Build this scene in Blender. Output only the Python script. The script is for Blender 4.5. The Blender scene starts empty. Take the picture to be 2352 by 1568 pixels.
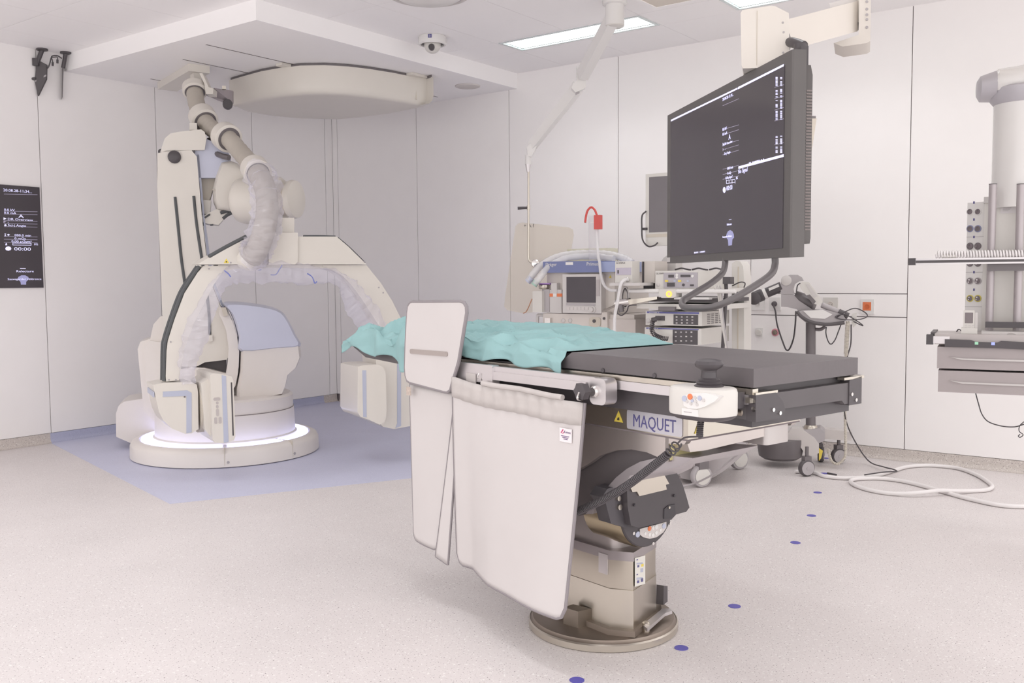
import bpy, bmesh, math, random
from mathutils import Vector, Matrix, noise
random.seed(7)
PI = math.pi
scene = bpy.context.scene
COL = scene.collection

# ------------------------------------------------------------------ camera
FPX, CAMH = 2150.0, 1.35
YAW, PITCH, ROLL = 0.6438, 0.0673, -0.00767
CW = Vector((-math.sin(YAW)*math.cos(PITCH), math.cos(YAW)*math.cos(PITCH), -math.sin(PITCH)))
_r = Vector((math.cos(YAW), math.sin(YAW), 0)); _u = _r.cross(CW)
CR = _r*math.cos(ROLL) + _u*math.sin(ROLL)
CU = -_r*math.sin(ROLL) + _u*math.cos(ROLL)
CC = Vector((0, 0, CAMH))
cam_d = bpy.data.cameras.new('camera'); cam = bpy.data.objects.new('camera', cam_d); COL.objects.link(cam)
cam_d.sensor_fit = 'HORIZONTAL'; cam_d.sensor_width = 36.0; cam_d.lens = 36.0*FPX/2352.0
cam_d.clip_start = 0.05; cam_d.clip_end = 60
_m = Matrix((CR, CU, -CW)).transposed().to_4x4(); _m.translation = CC
cam.matrix_world = _m
scene.camera = cam

# ------------------------------------------------------------------ light and exposure
scene.view_settings.view_transform = 'Standard'
scene.view_settings.look = 'None'
scene.view_settings.gamma = 1.0
scene.view_settings.use_curve_mapping = False
scene.view_settings.exposure = 0.08
world = bpy.data.worlds.new('room_world'); scene.world = world; world.use_nodes = True
world.node_tree.nodes['Background'].inputs[0].default_value = (1.0, 0.985, 0.98, 1)
world.node_tree.nodes['Background'].inputs[1].default_value = 1.75
# recessed ceiling troffers: (centre x, centre y, length along x, length along y, watts)
TROFFERS = [(-4.065, 6.285, 1.24, 0.27, 19), (-2.15, 6.285, 1.24, 0.27, 19), (-0.25, 6.285, 1.24, 0.27, 19), (1.6, 6.285, 1.24, 0.27, 19),
            (-4.4, 2.6, 0.27, 1.24, 26), (-4.4, 0.4, 0.27, 1.24, 26), (1.6, 3.2, 0.27, 1.24, 34), (1.6, 0.6, 0.27, 1.24, 34),
            (-6.3, 1.4, 1.24, 0.27, 34), (-2.4, -0.6, 1.24, 0.27, 34), (-0.2, -0.6, 1.24, 0.27, 34), (-2.0, 4.3, 1.24, 0.27, 26), (-2.0, 2.2, 1.24, 0.27, 26)]
LIGHT_SCALE = 0.20

# ------------------------------------------------------------------ helpers
def ray(x, y): return CW + CR*((x-1176)/FPX) - CU*((y-784)/FPX)
def pd(x, y, D): return CC + ray(x, y)*D                       # pixel + distance along the optical axis
def pz(x, y, z): d = ray(x, y); return CC + d*((z-CAMH)/d.z)   # pixel on a horizontal plane
def pY(x, y, Y): d = ray(x, y); return CC + d*(Y/d.y)          # pixel on a plane parallel to the right wall
def pX(x, y, X): d = ray(x, y); return CC + d*(X/d.x)          # pixel on a plane parallel to the left wall

class Fr:
    """upright frame: origin o, local x turned by ang about z"""
    def __init__(s, o, ang):
        s.o = Vector(o); s.a = ang
        s.ex = Vector((math.cos(ang), math.sin(ang), 0)); s.ey = Vector((-math.sin(ang), math.cos(ang), 0)); s.ez = Vector((0, 0, 1))
    def w(s, x, y, z): return s.o + s.ex*x + s.ey*y + s.ez*z
    def iy(s, px, py, y):
        d = ray(px, py); t = ((s.o-CC).dot(s.ey)+y)/d.dot(s.ey); p = CC+d*t-s.o
        return p.dot(s.ex), p.z
    def ix(s, px, py, x):
        d = ray(px, py); t = ((s.o-CC).dot(s.ex)+x)/d.dot(s.ex); p = CC+d*t-s.o
        return p.dot(s.ey), p.z
    def iz(s, px, py, z):
        p = pz(px, py, z+s.o.z)-s.o; return p.dot(s.ex), p.dot(s.ey)
    def m(s, x=0, y=0, z=0): return Matrix.Translation(s.w(x, y, z)) @ Matrix.Rotation(s.a, 4, 'Z')
def view_frame(px, D, z=0):
    p = pd(px, 639, D); return Fr((p.x, p.y, z), YAW)
WF = Fr((0, 0, 0), 0)

def lin(c):
    c /= 255.0
    return c/12.92 if c <= 0.04045 else ((c+0.055)/1.055)**2.4
def rgb(c): return (lin(c[0]), lin(c[1]), lin(c[2]), 1)
MATS = {}
def M(key, c=None, rough=0.5, metal=0.0, var=0.03, scale=6.0, emit=None, bump=0.0, bscale=200.0, alpha=None, coat=0.0, spec=None):
    if key in MATS: return MATS[key]
    m = bpy.data.materials.new(key); m.use_nodes = True; nt = m.node_tree; b = nt.nodes['Principled BSDF']
    b.inputs['Roughness'].default_value = rough; b.inputs['Metallic'].default_value = metal
    if spec is not None: b.inputs['Specular IOR Level'].default_value = spec
    if coat: b.inputs['Coat Weight'].default_value = coat; b.inputs['Coat Roughness'].default_value = 0.1
    tc = nt.nodes.new('ShaderNodeTexCoord')
    n = nt.nodes.new('ShaderNodeTexNoise'); n.inputs['Scale'].default_value = scale; n.inputs['Detail'].default_value = 3
    nt.links.new(tc.outputs['Object'], n.inputs['Vector'])
    r = nt.nodes.new('ShaderNodeValToRGB'); base = rgb(c)
    r.color_ramp.elements[0].position = 0.3; r.color_ramp.elements[1].position = 0.7
    r.color_ramp.elements[0].color = tuple(v*(1-var) for v in base[:3])+(1,)
    r.color_ramp.elements[1].color = tuple(min(1, v*(1+var)) for v in base[:3])+(1,)
    nt.links.new(n.outputs['Fac'], r.inputs['Fac']); nt.links.new(r.outputs['Color'], b.inputs['Base Color'])
    if bump:
        n2 = nt.nodes.new('ShaderNodeTexNoise'); n2.inputs['Scale'].default_value = bscale
        nt.links.new(tc.outputs['Object'], n2.inputs['Vector'])
        bp = nt.nodes.new('ShaderNodeBump'); bp.inputs['Strength'].default_value = bump; bp.inputs['Distance'].default_value = 0.002
        nt.links.new(n2.outputs['Fac'], bp.inputs['Height']); nt.links.new(bp.outputs['Normal'], b.inputs['Normal'])
    if emit is not None:
        b.inputs['Emission Color'].default_value = rgb(c); b.inputs['Emission Strength'].default_value = emit
    if alpha is not None:
        tr = nt.nodes.new('ShaderNodeBsdfTransparent'); tr.inputs['Color'].default_value = tuple(0.6+0.4*v for v in base[:3])+(1,)
        mx = nt.nodes.new('ShaderNodeMixShader'); mx.inputs['Fac'].default_value = alpha
        out = nt.nodes['Material Output']
        nt.links.new(tr.outputs[0], mx.inputs[1]); nt.links.new(b.outputs[0], mx.inputs[2]); nt.links.new(mx.outputs[0], out.inputs['Surface'])
    MATS[key] = m
    return m
def speckle(key, base, dark, light, scale=170.0, thr=0.70, rough=0.45):
    m = bpy.data.materials.new(key); m.use_nodes = True; nt = m.node_tree; b = nt.nodes['Principled BSDF']
    b.inputs['Roughness'].default_value = rough
    tc = nt.nodes.new('ShaderNodeTexCoord')
    def nz(sc, det, seed):
        n = nt.nodes.new('ShaderNodeTexNoise'); n.noise_dimensions = '4D'; n.inputs['W'].default_value = seed
        n.inputs['Scale'].default_value = sc; n.inputs['Detail'].default_value = det
        nt.links.new(tc.outputs['Object'], n.inputs['Vector']); return n
    def ramp(n, p0, p1, c0, c1):
        r = nt.nodes.new('ShaderNodeValToRGB'); e = r.color_ramp.elements
        e[0].position = p0; e[1].position = p1; e[0].color = c0; e[1].color = c1
        nt.links.new(n.outputs['Fac'], r.inputs['Fac']); return r
    bw = lambda v: (v, v, v, 1)
    base = rgb(base)
    r0 = ramp(nz(2.5, 4, 1), 0.3, 0.7, tuple(v*0.965 for v in base[:3])+(1,), tuple(v*1.03 for v in base[:3])+(1,))
    s1 = ramp(nz(scale, 1, 3), thr, thr+0.04, bw(0), bw(1)); s2 = ramp(nz(scale*0.7, 1, 8), thr-0.02, thr+0.03, bw(0), bw(1))
    m1 = nt.nodes.new('ShaderNodeMixRGB'); m1.inputs[2].default_value = rgb(light)
    nt.links.new(s2.outputs[0], m1.inputs[0]); nt.links.new(r0.outputs[0], m1.inputs[1])
    m2 = nt.nodes.new('ShaderNodeMixRGB'); m2.inputs[2].default_value = rgb(dark)
    nt.links.new(s1.outputs[0], m2.inputs[0]); nt.links.new(m1.outputs[0], m2.inputs[1])
    nt.links.new(m2.outputs[0], b.inputs['Base Color'])
    MATS[key] = m; return m

# palette
white = M('white_laminate', (250, 246, 245), 0.42, var=0.006)
ceilw = M('ceiling_white', (253, 250, 250), 0.6, var=0.004)
gapm = M('dark_joint', (128, 118, 120), 0.8)
gapl = M('light_joint', (214, 206, 200), 0.8)
cream = M('cream_cover', (223, 217, 209), 0.34, var=0.012)
creamd = M('cream_shade', (206, 197, 184), 0.5, var=0.02)
hosem = M('hose_grey_beige', (186, 178, 168), 0.6, var=0.03)
lav = M('lavender_plastic', (200, 202, 220), 0.3, var=0.015)
lavs = M('lavender_stripe', (186, 190, 208), 0.4, var=0.02)
blk = M('black_plastic', (80, 75, 78), 0.42, var=0.05)
blk2 = M('charcoal_plastic', (92, 87, 89), 0.5, var=0.04)
blkv = M('mattress_vinyl', (103, 97, 99), 0.48, var=0.05, bump=0.15, bscale=60)
rub = M('rubber_bumper', (86, 88, 90), 0.6, var=0.04)
steel = M('stainless_steel', (206, 199, 188), 0.3, 1.0, var=0.05, scale=3)
steeld = M('worn_steel', (150, 140, 130), 0.4, 1.0, var=0.08, scale=5)
alu = M('anodised_aluminium', (214, 209, 210), 0.38, 0.85, var=0.02)
chrome = M('chrome', (225, 222, 220), 0.14, 1.0, var=0.01)
grey = M('mid_grey_plastic', (178, 172, 174), 0.45, var=0.02)
greyd = M('dark_grey_metal', (118, 112, 114), 0.4, 0.2, var=0.03)
greyl = M('light_grey_plastic', (206, 201, 199), 0.4, var=0.015)
offw = M('off_white_plastic', (216, 212, 207), 0.35, var=0.012)
pwhite = M('bright_white_paint', (230, 227, 225), 0.25, var=0.006)
navy = M('navy_print', (92, 88, 140), 0.5)
yel = M('warning_yellow', (238, 214, 92), 0.5)
paley = M('pale_yellow_tape', (222, 212, 158), 0.5)
redm = M('red_plastic', (214, 88, 82), 0.4)
orange = M('orange_plastic', (226, 128, 84), 0.45)
screen = M('screen_glass', (84, 79, 84), 0.12, var=0.01, spec=0.3)
glyph = M('screen_glyph', (214, 212, 246), 0.5, emit=0.75)
glyphd = M('screen_glyph_dim', (170, 164, 186), 0.5, emit=0.25)
teal = M('teal_drape', (144, 181, 182), 0.7, var=0.03, bump=0.2, bscale=300)
lead = M('white_vinyl_curtain', (209, 203, 202), 0.42, var=0.01)
bindm = M('grey_binding', (144, 137, 140), 0.6, var=0.03)
hem = M('grey_hem_fabric', (196, 189, 186), 0.75, var=0.04, scale=20)
clear = M('clear_plastic_film', (244, 242, 250), 0.07, alpha=0.24, var=0.02, bump=0.9, bscale=22)
acryl = M('tinted_acrylic', (238, 231, 219), 0.08, alpha=0.20, var=0.004)
tubec = M('clear_tubing', (246, 244, 245), 0.15, alpha=0.6)
hosew = M('white_hose', (236, 231, 230), 0.35, var=0.01)
ledm = M('led_diffuser', (204, 208, 255), 0.5, emit=2.0)
lampm = M('lamp_diffuser', (246, 252, 252), 0.5, emit=2.2)
ltgrille = M('mirror_louvre', (214, 224, 224), 0.25, 0.7)

PARENT_LOC = {}
def link(name, me, parent=None):
    o = bpy.data.objects.new(name, me); COL.objects.link(o)
    if parent is not None: o.parent = parent
    return o
def wloc(p):
    v = Vector((0, 0, 0))
    while p is not None: v += p.location; p = p.parent
    return v
def thing(name, label, cat, loc=(0, 0, 0), group=None):
    o = bpy.data.objects.new(name, None); COL.objects.link(o); o.location = loc; o.empty_display_size = 0.1
    o['label'] = label; o['category'] = cat
    if group: o['group'] = group
    return o
def tag(o, label, cat, group=None):
    o['label'] = label; o['category'] = cat
    if group: o['group'] = group
    return o
def obj(name, bm, mat, parent=None, smooth=False, label=None, bevel=0, seg=2, angle=None):
    """bm in world coordinates -> one mesh object; under a parent it is stored relative to it"""
    if bevel:
        es = [e for e in bm.edges if len(e.link_faces) == 2 and e.calc_face_angle(0) > 0.5]
        bmesh.ops.bevel(bm, geom=es, offset=bevel, segments=seg, profile=0.5, affect='EDGES', clamp_overlap=True)
    bmesh.ops.recalc_face_normals(bm, faces=bm.faces)
    me = bpy.data.meshes.new(name)
    if parent is not None:
        org = wloc(parent)
        loc = Vector((0, 0, 0))
    else:
        xs = [v.co for v in bm.verts]
        org = Vector((sum(v.x for v in xs)/len(xs), sum(v.y for v in xs)/len(xs), min(v.z for v in xs))); loc = org
    for v in bm.verts: v.co -= org
    bm.to_mesh(me); bm.free()
    for mm in (mat if isinstance(mat, (list, tuple)) else [mat]): me.materials.append(mm)
    if smooth or bevel:
        for p in me.polygons: p.use_smooth = True
        try: me.set_sharp_from_angle(angle=math.radians(angle or 38))
        except Exception: pass
    o = link(name, me, parent); o.location = loc
    if label: o['label'] = label
    return o
def struct(o): o['kind'] = 'structure'; return o

def B(): return bmesh.new()
def add_box(bm, fr, x0, x1, y0, y1, z0, z1):
    vs = [bm.verts.new(fr.w(x, y, z)) for z in (z0, z1) for (x, y) in ((x0, y0), (x1, y0), (x1, y1), (x0, y1))]
    for f in ((0, 3, 2, 1), (4, 5, 6, 7), (0, 1, 5, 4), (1, 2, 6, 5), (2, 3, 7, 6), (3, 0, 4, 7)): bm.faces.new([vs[i] for i in f])
    return bm
def box(fr, x0, x1, y0, y1, z0, z1): return add_box(B(), fr, x0, x1, y0, y1, z0, z1)
def add_prism(bm, pts, vec):
    """pts: list of world points (polygon), extruded by vec"""
    vec = Vector(vec); a = [bm.verts.new(p) for p in pts]; b = [bm.verts.new(Vector(p)+vec) for p in pts]
    n = len(pts); bm.faces.new(a[::-1]); bm.faces.new(b)
    for i in range(n): bm.faces.new((a[i], a[(i+1) % n], b[(i+1) % n], b[i]))
    return bm
def prism(pts, vec): return add_prism(B(), pts, vec)
def prism_xz(fr, pts, y0, y1): return prism([fr.w(x, y0, z) for x, z in pts], fr.ey*(y1-y0))
def prism_xy(fr, pts, z0, z1): return prism([fr.w(x, y, z0) for x, y in pts], (0, 0, z1-z0))
def prism_yz(fr, pts, x0, x1): return prism([fr.w(x0, y, z) for y, z in pts], fr.ex*(x1-x0))
def pixprism(fr, pix, y0, y1): return prism_xz(fr, [fr.iy(a, b, y0) for a, b in pix], y0, y1)
def pixloft(fr, pix, y0, levels):
    """outline traced on the plane y0 of fr, lofted through (y, scale) sections"""
    pts = [fr.iy(a, b, y0) for a, b in pix]; cx = sum(p[0] for p in pts)/len(pts); cz = sum(p[1] for p in pts)/len(pts)
    bm = bmesh.new(); rings = [[bm.verts.new(fr.w(cx+(x-cx)*k, y, cz+(z-cz)*k)) for x, z in pts] for y, k in levels]; n = len(pts)
    for p, q in zip(rings, rings[1:]):
        for i in range(n): bm.faces.new((p[i], p[(i+1) % n], q[(i+1) % n], q[i]))
    bm.faces.new(rings[0][::-1]); bm.faces.new(rings[-1]); return bm
def soft(pix, k=4):
    """closed smooth curve through pixel points"""
    P = [Vector((a, b, 0)) for a, b in pix]; n = len(P); out = []
    for i in range(n):
        p0, p1, p2, p3 = P[i-1], P[i], P[(i+1) % n], P[(i+2) % n]
        for j in range(k):
            t = j/k; v = 0.5*((2*p1)+(p2-p0)*t+(2*p0-5*p1+4*p2-p3)*t*t+(3*p1-p0-3*p2+p3)*t**3); out.append((v.x, v.y))
    return out
def basis(d):
    d = Vector(d).normalized(); h = Vector((0, 0, 1)) if abs(d.z) < 0.95 else Vector((1, 0, 0))
    a = d.cross(h).normalized(); return a, a.cross(d).normalized()
def add_lathe(bm, base, axis, prof, n=24, cap=True, a0=0.0, a1=2*PI):
    """prof: [(radius, height along axis)]"""
    base = Vector(base); ax = Vector(axis).normalized(); a, b = basis(ax); rings = []
    full = abs(a1-a0-2*PI) < 1e-6; k = n if full else n+1
    for r, h in prof:
        rings.append([bm.verts.new(base+ax*h+(a*math.cos(t)+b*math.sin(t))*max(r, 1e-5)) for t in [a0+(a1-a0)*i/n for i in range(k)]])
    for p, q in zip(rings, rings[1:]):
        for i in range(n if full else n):
            j = (i+1) % k
            if not full and i == n: continue
            bm.faces.new((p[i], p[j], q[j], q[i]))
    if cap and full:
        bm.faces.new(rings[0][::-1]); bm.faces.new(rings[-1])
    return bm
def lathe(base, axis, prof, n=24, cap=True): return add_lathe(B(), base, axis, prof, n, cap)
def add_cyl(bm, p, q, r, n=16, r2=None):
    p, q = Vector(p), Vector(q); return add_lathe(bm, p, q-p, [(r, 0), (r2 if r2 is not None else r, (q-p).length)], n)
def cyl(p, q, r, n=16, r2=None): return add_cyl(B(), p, q, r, n, r2)
def spline(pts, k=8):
    pts = [Vector(p) for p in pts]; P = [2*pts[0]-pts[1]]+pts+[2*pts[-1]-pts[-2]]; out = []
    for i in range(1, len(P)-2):
        for j in range(k):
            t = j/k; p0, p1, p2, p3 = P[i-1:i+3]
            out.append(0.5*((2*p1)+(p2-p0)*t+(2*p0-5*p1+4*p2-p3)*t*t+(3*p1-p0-3*p2+p3)*t**3))
    return out+[pts[-1]]
def add_tube(bm, pts, r, n=10, closed=False):
    pts = [Vector(p) for p in pts]; m = len(pts); rings = []; prev = None
    for i, p in enumerate(pts):
        d = (pts[(i+1) % m]-pts[i-1]) if closed else (pts[min(i+1, m-1)]-pts[max(i-1, 0)])
        d.normalize()
        if prev is None: a, _ = basis(d)
        else:
            a = prev-d*prev.dot(d); a = a.normalized() if a.length > 1e-6 else basis(d)[0]
        b = d.cross(a); prev = a; rr = r(i/(m-1)) if callable(r) else r
        rings.append([bm.verts.new(p+(a*math.cos(2*PI*k/n)+b*math.sin(2*PI*k/n))*rr) for k in range(n)])
    rr_ = list(zip(rings, rings[1:]))+([(rings[-1], rings[0])] if closed else [])
    for p, q in rr_:
        for k in range(n): bm.faces.new((p[k], p[(k+1) % n], q[(k+1) % n], q[k]))
    if not closed: bm.faces.new(rings[0][::-1]); bm.faces.new(rings[-1])
    return bm
def tube(pts, r, n=10, k=8, closed=False, smooth=True): return add_tube(B(), spline(pts, k) if k else pts, r, n, closed)
def helix(path, R, turns, per=10):
    """points of a coil of radius R around a polyline path"""
    pts = spline(path, 16); L = [0]
    for a, b in zip(pts, pts[1:]): L.append(L[-1]+(b-a).length)
    out = []; N = int(turns*per); j = 0; prev = None
    for i in range(N+1):
        s = L[-1]*i/N
        while j < len(L)-2 and L[j+1] < s: j += 1
        t = (s-L[j])/max(1e-9, L[j+1]-L[j]); p = pts[j].lerp(pts[j+1], t); d = (pts[j+1]-pts[j]).normalized()
        if prev is None: a, _ = basis(d)
        else: a = (prev-d*prev.dot(d)).normalized()
        prev = a; b = d.cross(a); th = 2*PI*i/per; out.append(p+(a*math.cos(th)+b*math.sin(th))*R)
    return out
def rrect(x0, x1, z0, z1, r, n=5):
    out = []
    for cx, cz, a in ((x1-r, z1-r, 0), (x0+r, z1-r, 90), (x0+r, z0+r, 180), (x1-r, z0+r, 270)):
        for i in range(n+1):
            t = math.radians(a+90*i/n); out.append((cx+r*math.cos(t), cz+r*math.sin(t)))
    return out
def text(name, s, fr, x, y, z, size, mat, parent, xs=1.0, align='LEFT', facing=1, label=None, rot=0.0, depth=0.0004):
    """flat lettering standing on the plane y = const of frame fr, read from -y (facing 1) or from +y (facing -1)"""
    cu = bpy.data.curves.new(name, 'FONT'); cu.body = s; cu.size = size; cu.align_x = align; cu.extrude = depth; cu.resolution_u = 2
    t = bpy.data.objects.new(name, cu); COL.objects.link(t)
    me = bpy.data.meshes.new_from_object(t.evaluated_get(bpy.context.evaluated_depsgraph_get()))
    bpy.data.objects.remove(t); bpy.data.curves.remove(cu)
    Mx = fr.m(x, y, z) @ Matrix.Rotation(0 if facing > 0 else PI, 4, 'Z') @ Matrix.Rotation(PI/2, 4, 'X') @ Matrix.Rotation(rot, 4, 'Z') @ Matrix.Diagonal((xs, 1, 1, 1))
    me.transform(Matrix.Translation(-wloc(parent)) @ Mx)
    me.materials.clear(); me.materials.append(mat)
    o = link(name, me, parent)
    if label: o['label'] = label
    return o
def copy_tree(o, parent=None):
    c = o.copy(); COL.objects.link(c); c.parent = parent
    for ch in list(o.children): copy_tree(ch, c)
    return c
# ------------------------------------------------------------------ the room
XL, YR, HC, HS, XR, YF = -7.80, 7.134, 3.25, 3.11, 3.2, -2.6
floor_m = speckle('vinyl_floor', (221, 214, 213), (140, 128, 130), (236, 232, 230), 150, 0.645)
blue_m = speckle('blue_vinyl', (206, 207, 229), (189, 190, 213), (217, 218, 236), 200, 0.64)
base_m = speckle('vinyl_cove', (206, 197, 191), (146, 135, 134), (222, 215, 210), 130, 0.62)
baseb_m = speckle('blue_vinyl_cove', (184, 186, 210), (164, 166, 190), (196, 198, 220), 180, 0.64)

fl = struct(obj('floor', box(WF, XL, XR, YF, YR, -0.12, 0), floor_m))
bl = [pz(128, 1019, 0), pz(390, 1157, 0), pz(945, 1098, 0)]
d = (bl[2]-bl[1]); far = bl[1]+d*2.25
bl[0].x = XL+0.005
blue = obj('blue_inlay', prism([Vector((p[0], p[1], 0.0003)) for p in (bl[0], bl[1], far, (far.x-0.4, YR-0.005), (XL+0.005, YR-0.005))], (0, 0, 0.0022)), blue_m, fl, label='blue vinyl inlay under the robot')

def wall_panels(parent, axis, const, seams, z0, z1, out, gap=0.006, mat=white, thick=0.012):
    for a, b in zip(seams, seams[1:]):
        if axis == 'x': bm = box(WF, a+gap/2, b-gap/2, const-thick*out if out > 0 else const, const if out > 0 else const+thick, z0, z1)
        else: bm = box(WF, const, const+thick*out, a+gap/2, b-gap/2, z0, z1) if out > 0 else box(WF, const-thick, const, a+gap/2, b-gap/2, z0, z1)
        obj('panel', bm, mat, parent)
BH = 0.085
wr = struct(obj('wall_right', box(WF, XL-0.15, XR+0.15, YR+0.001, YR+0.15, 0, HC+0.1), gapm))
sx = [XL+0.093, -6.54, -5.36, -4.18, -2.963]
wall_panels(wr, 'x', YR+0.002, [XL+0.010, XL+0.093], BH, HC, 1)
wall_panels(wr, 'x', YR+0.002, sx, BH, HC, 1)
for z0, z1 in ((BH, 1.043), (1.049, 1.213), (1.219, HC)): wall_panels(wr, 'x', YR+0.002, [-2.963, -1.775], z0, z1, 1)
wall_panels(wr, 'x', YR+0.002, [-1.775, -0.59, 0.59, 1.77, XR], BH, HC, 1)
wl = struct(obj('wall_left', box(WF, XL-0.15, XL-0.001, YF-0.15, YR+0.15, 0, HC+0.1), gapm))
wall_panels(wl, 'y', XL-0.002, [-2.5, -1.42, -0.35, 0.72, 1.79, 2.86, 3.914, 4.985, 6.055, 7.02], BH, HC, 1)
wall_panels(wl, 'y', XL-0.002, [7.02, YR-0.008], BH, HC, 1)
# coved skirting: a quarter-round foot
def cove(axis, a, b, const, sgn):
    prof = [(0, 0), (0.045, 0)] + [(0.045-0.035*math.sin(t), 0.035-0.035*math.cos(t)) for t in [PI/2*i/6 for i in range(1, 7)]] + [(0.008, BH-0.004), (0, BH-0.004)]
    if axis == 'x': return prism([Vector((a, const+sgn*p, z+0.0006)) for p, z in prof], (b-a, 0, 0))
    return prism([Vector((const+sgn*p, a, z+0.0006)) for p, z in prof], (0, b-a, 0))
yb = bl[0].y
struct(obj('baseboard_left', cove('y', YF, yb, XL, 1), base_m, smooth=True))
bb2 = obj('baseboard_left', cove('y', yb, 6.93, XL, 1), baseb_m, smooth=True); struct(bb2)
struct(obj('baseboard_left', cove('y', 6.93, YR-0.01, XL, 1), base_m, smooth=True))
struct(obj('baseboard_right', cove('x', XL+0.05, XR, YR, -1), base_m, smooth=True))

ce = struct(obj('ceiling', box(WF, XL-0.15, XR+0.15, YF-0.15, YR+0.15, HC+0.012, HC+0.12), gapl))
XS = [XL]+[-7.37+0.66*i for i in range(16)]+[XR]
YS = [YF, -1.75, -0.45, 0.85, 2.15, 3.45, 4.77, 6.1, 6.47, YR]
tro = [(cx-lx/2, cx+lx/2, cy-ly/2, cy+ly/2) for cx, cy, lx, ly, w in TROFFERS]
def cut(rect, holes):
    """split a rectangle around the holes that overlap it"""
    rs = [rect]
    for h in holes:
        nx = []
        for (a, b, c, e) in rs:
            x0, x1, y0, y1 = max(a, h[0]), min(b, h[1]), max(c, h[2]), min(e, h[3])
            if x0 >= x1-1e-4 or y0 >= y1-1e-4: nx.append((a, b, c, e)); continue
            if a < x0: nx.append((a, x0, c, e))
            if x1 < b: nx.append((x1, b, c, e))
            if c < y0: nx.append((x0, x1, c, y0))
            if y1 < e: nx.append((x0, x1, y1, e))
        rs = nx
    return rs
SOF = (XL, -5.26, 4.15, YR)
for a, b in zip(XS, XS[1:]):
    for c, e in zip(YS, YS[1:]):
        g = 0.0016
        bm = B(); n = 0
        for (p, q, r, s) in cut((a+g, b-g, c+g, e-g), [SOF]+[(t[0]-0.02, t[1]+0.02, t[2]-0.02, t[3]+0.02) for t in tro]):
            if q-p > 0.004 and s-r > 0.004: add_box(bm, WF, p, q, r, s, HC, HC+0.011); n += 1
        if n: obj('panel', bm, ceilw, ce)
        else: bm.free()
sof = obj('soffit', box(WF, XL, SOF[1], SOF[2], YR, HS, HC+0.01), ceilw, ce)
# slots of the ceiling rails in the soffit
slot_m = M('rail_slot', (120, 112, 112), 0.7)
for i, (a, b) in enumerate((((455, 107), (690, 143)), ((405, 140), (590, 165)), ((346, 181), (400, 187)))):
    p, q = pz(*a, HS), pz(*b, HS)
    if i == 2: q = Vector((p.x, 6.9, HS))
    x = (p.x+q.x)/2 if i < 2 else p.x; y1 = (6.95, 6.9, 6.9)[i]
    obj('rail_slot', box(WF, x-0.006, x+0.006, p.y, y1, HS-0.0015, HS+0.004), slot_m, sof)
# laminar-flow field in the ceiling over the table
lam_m = M('laminar_fabric', (222, 213, 202), 0.8, var=0.015)
lamf = thing('laminar_flow_field', 'flat beige laminar airflow panel set in the white ceiling', 'air diffuser', (-1.7, 4.2, HC))
obj('fabric_panel', box(WF, -3.2, -0.7, 4.55, 5.98, HC-0.012, HC), lam_m, lamf)
obj('frame', (lambda bm: [add_box(bm, WF, *r, HC-0.016, HC) for r in ((-3.23, -3.2, 4.52, 6.01), (-0.7, -0.67, 4.52, 6.01), (-3.2, -0.7, 5.98, 6.01), (-3.2, -0.7, 4.52, 4.55))] and bm)(B()), ceilw, lamf)
# troffers
for i, (cx, cy, lx, ly, w) in enumerate(TROFFERS):
    lab = {0: 'long recessed ceiling light behind the jointed white shield arm', 1: 'long recessed ceiling light above the beige display boom housing'}.get(i, 'long recessed ceiling light elsewhere in the white ceiling')
    t = thing('ceiling_light', lab, 'ceiling light', (cx, cy, HC), 'recessed ceiling lights')
    hx, hy = lx/2, ly/2
    fr = Fr((cx, cy, HC), 0)
    bm = B()
    for r in ((-hx-0.025, -hx, -hy-0.025, hy+0.025), (hx, hx+0.025, -hy-0.025, hy+0.025), (-hx, hx, -hy-0.025, -hy), (-hx, hx, hy, hy+0.025)): add_box(bm, fr, *r, -0.004, 0.006)
    obj('frame', bm, ltgrille, t)
    obj('diffuser', box(fr, -hx, hx, -hy, hy, 0.010, 0.014), lampm, t)
    bm = B()
    long_x = lx > ly
    for k in range(3):
        o = (-0.5+k*0.5)*(hy if long_x else hx)
        if long_x: add_box(bm, fr, -hx, hx, o-0.003, o+0.003, -0.001, 0.010)
        else: add_box(bm, fr, o-0.003, o+0.003, -hy, hy, -0.001, 0.010)
    obj('louvre', bm, ltgrille, t)
    ld = bpy.data.lights.new('troffer_light', 'AREA'); ld.shape = 'RECTANGLE'; ld.size = lx*0.96; ld.size_y = ly*0.9; ld.energy = w*LIGHT_SCALE
    ld.color = (0.97, 0.985, 1.0); ld.spread = math.radians(125)
    lo = bpy.data.objects.new('tube_light', ld); COL.objects.link(lo); lo.parent = t; lo.location = (0, 0, -0.006)
# ------------------------------------------------------------------ operating table
T = Fr((-1.87, 3.03, 0), math.radians(166))      # x towards the head end, y towards the camera side
tb = thing('operating_table', 'black and stainless operating table on a round floor base', 'operating table', T.o)
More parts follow.
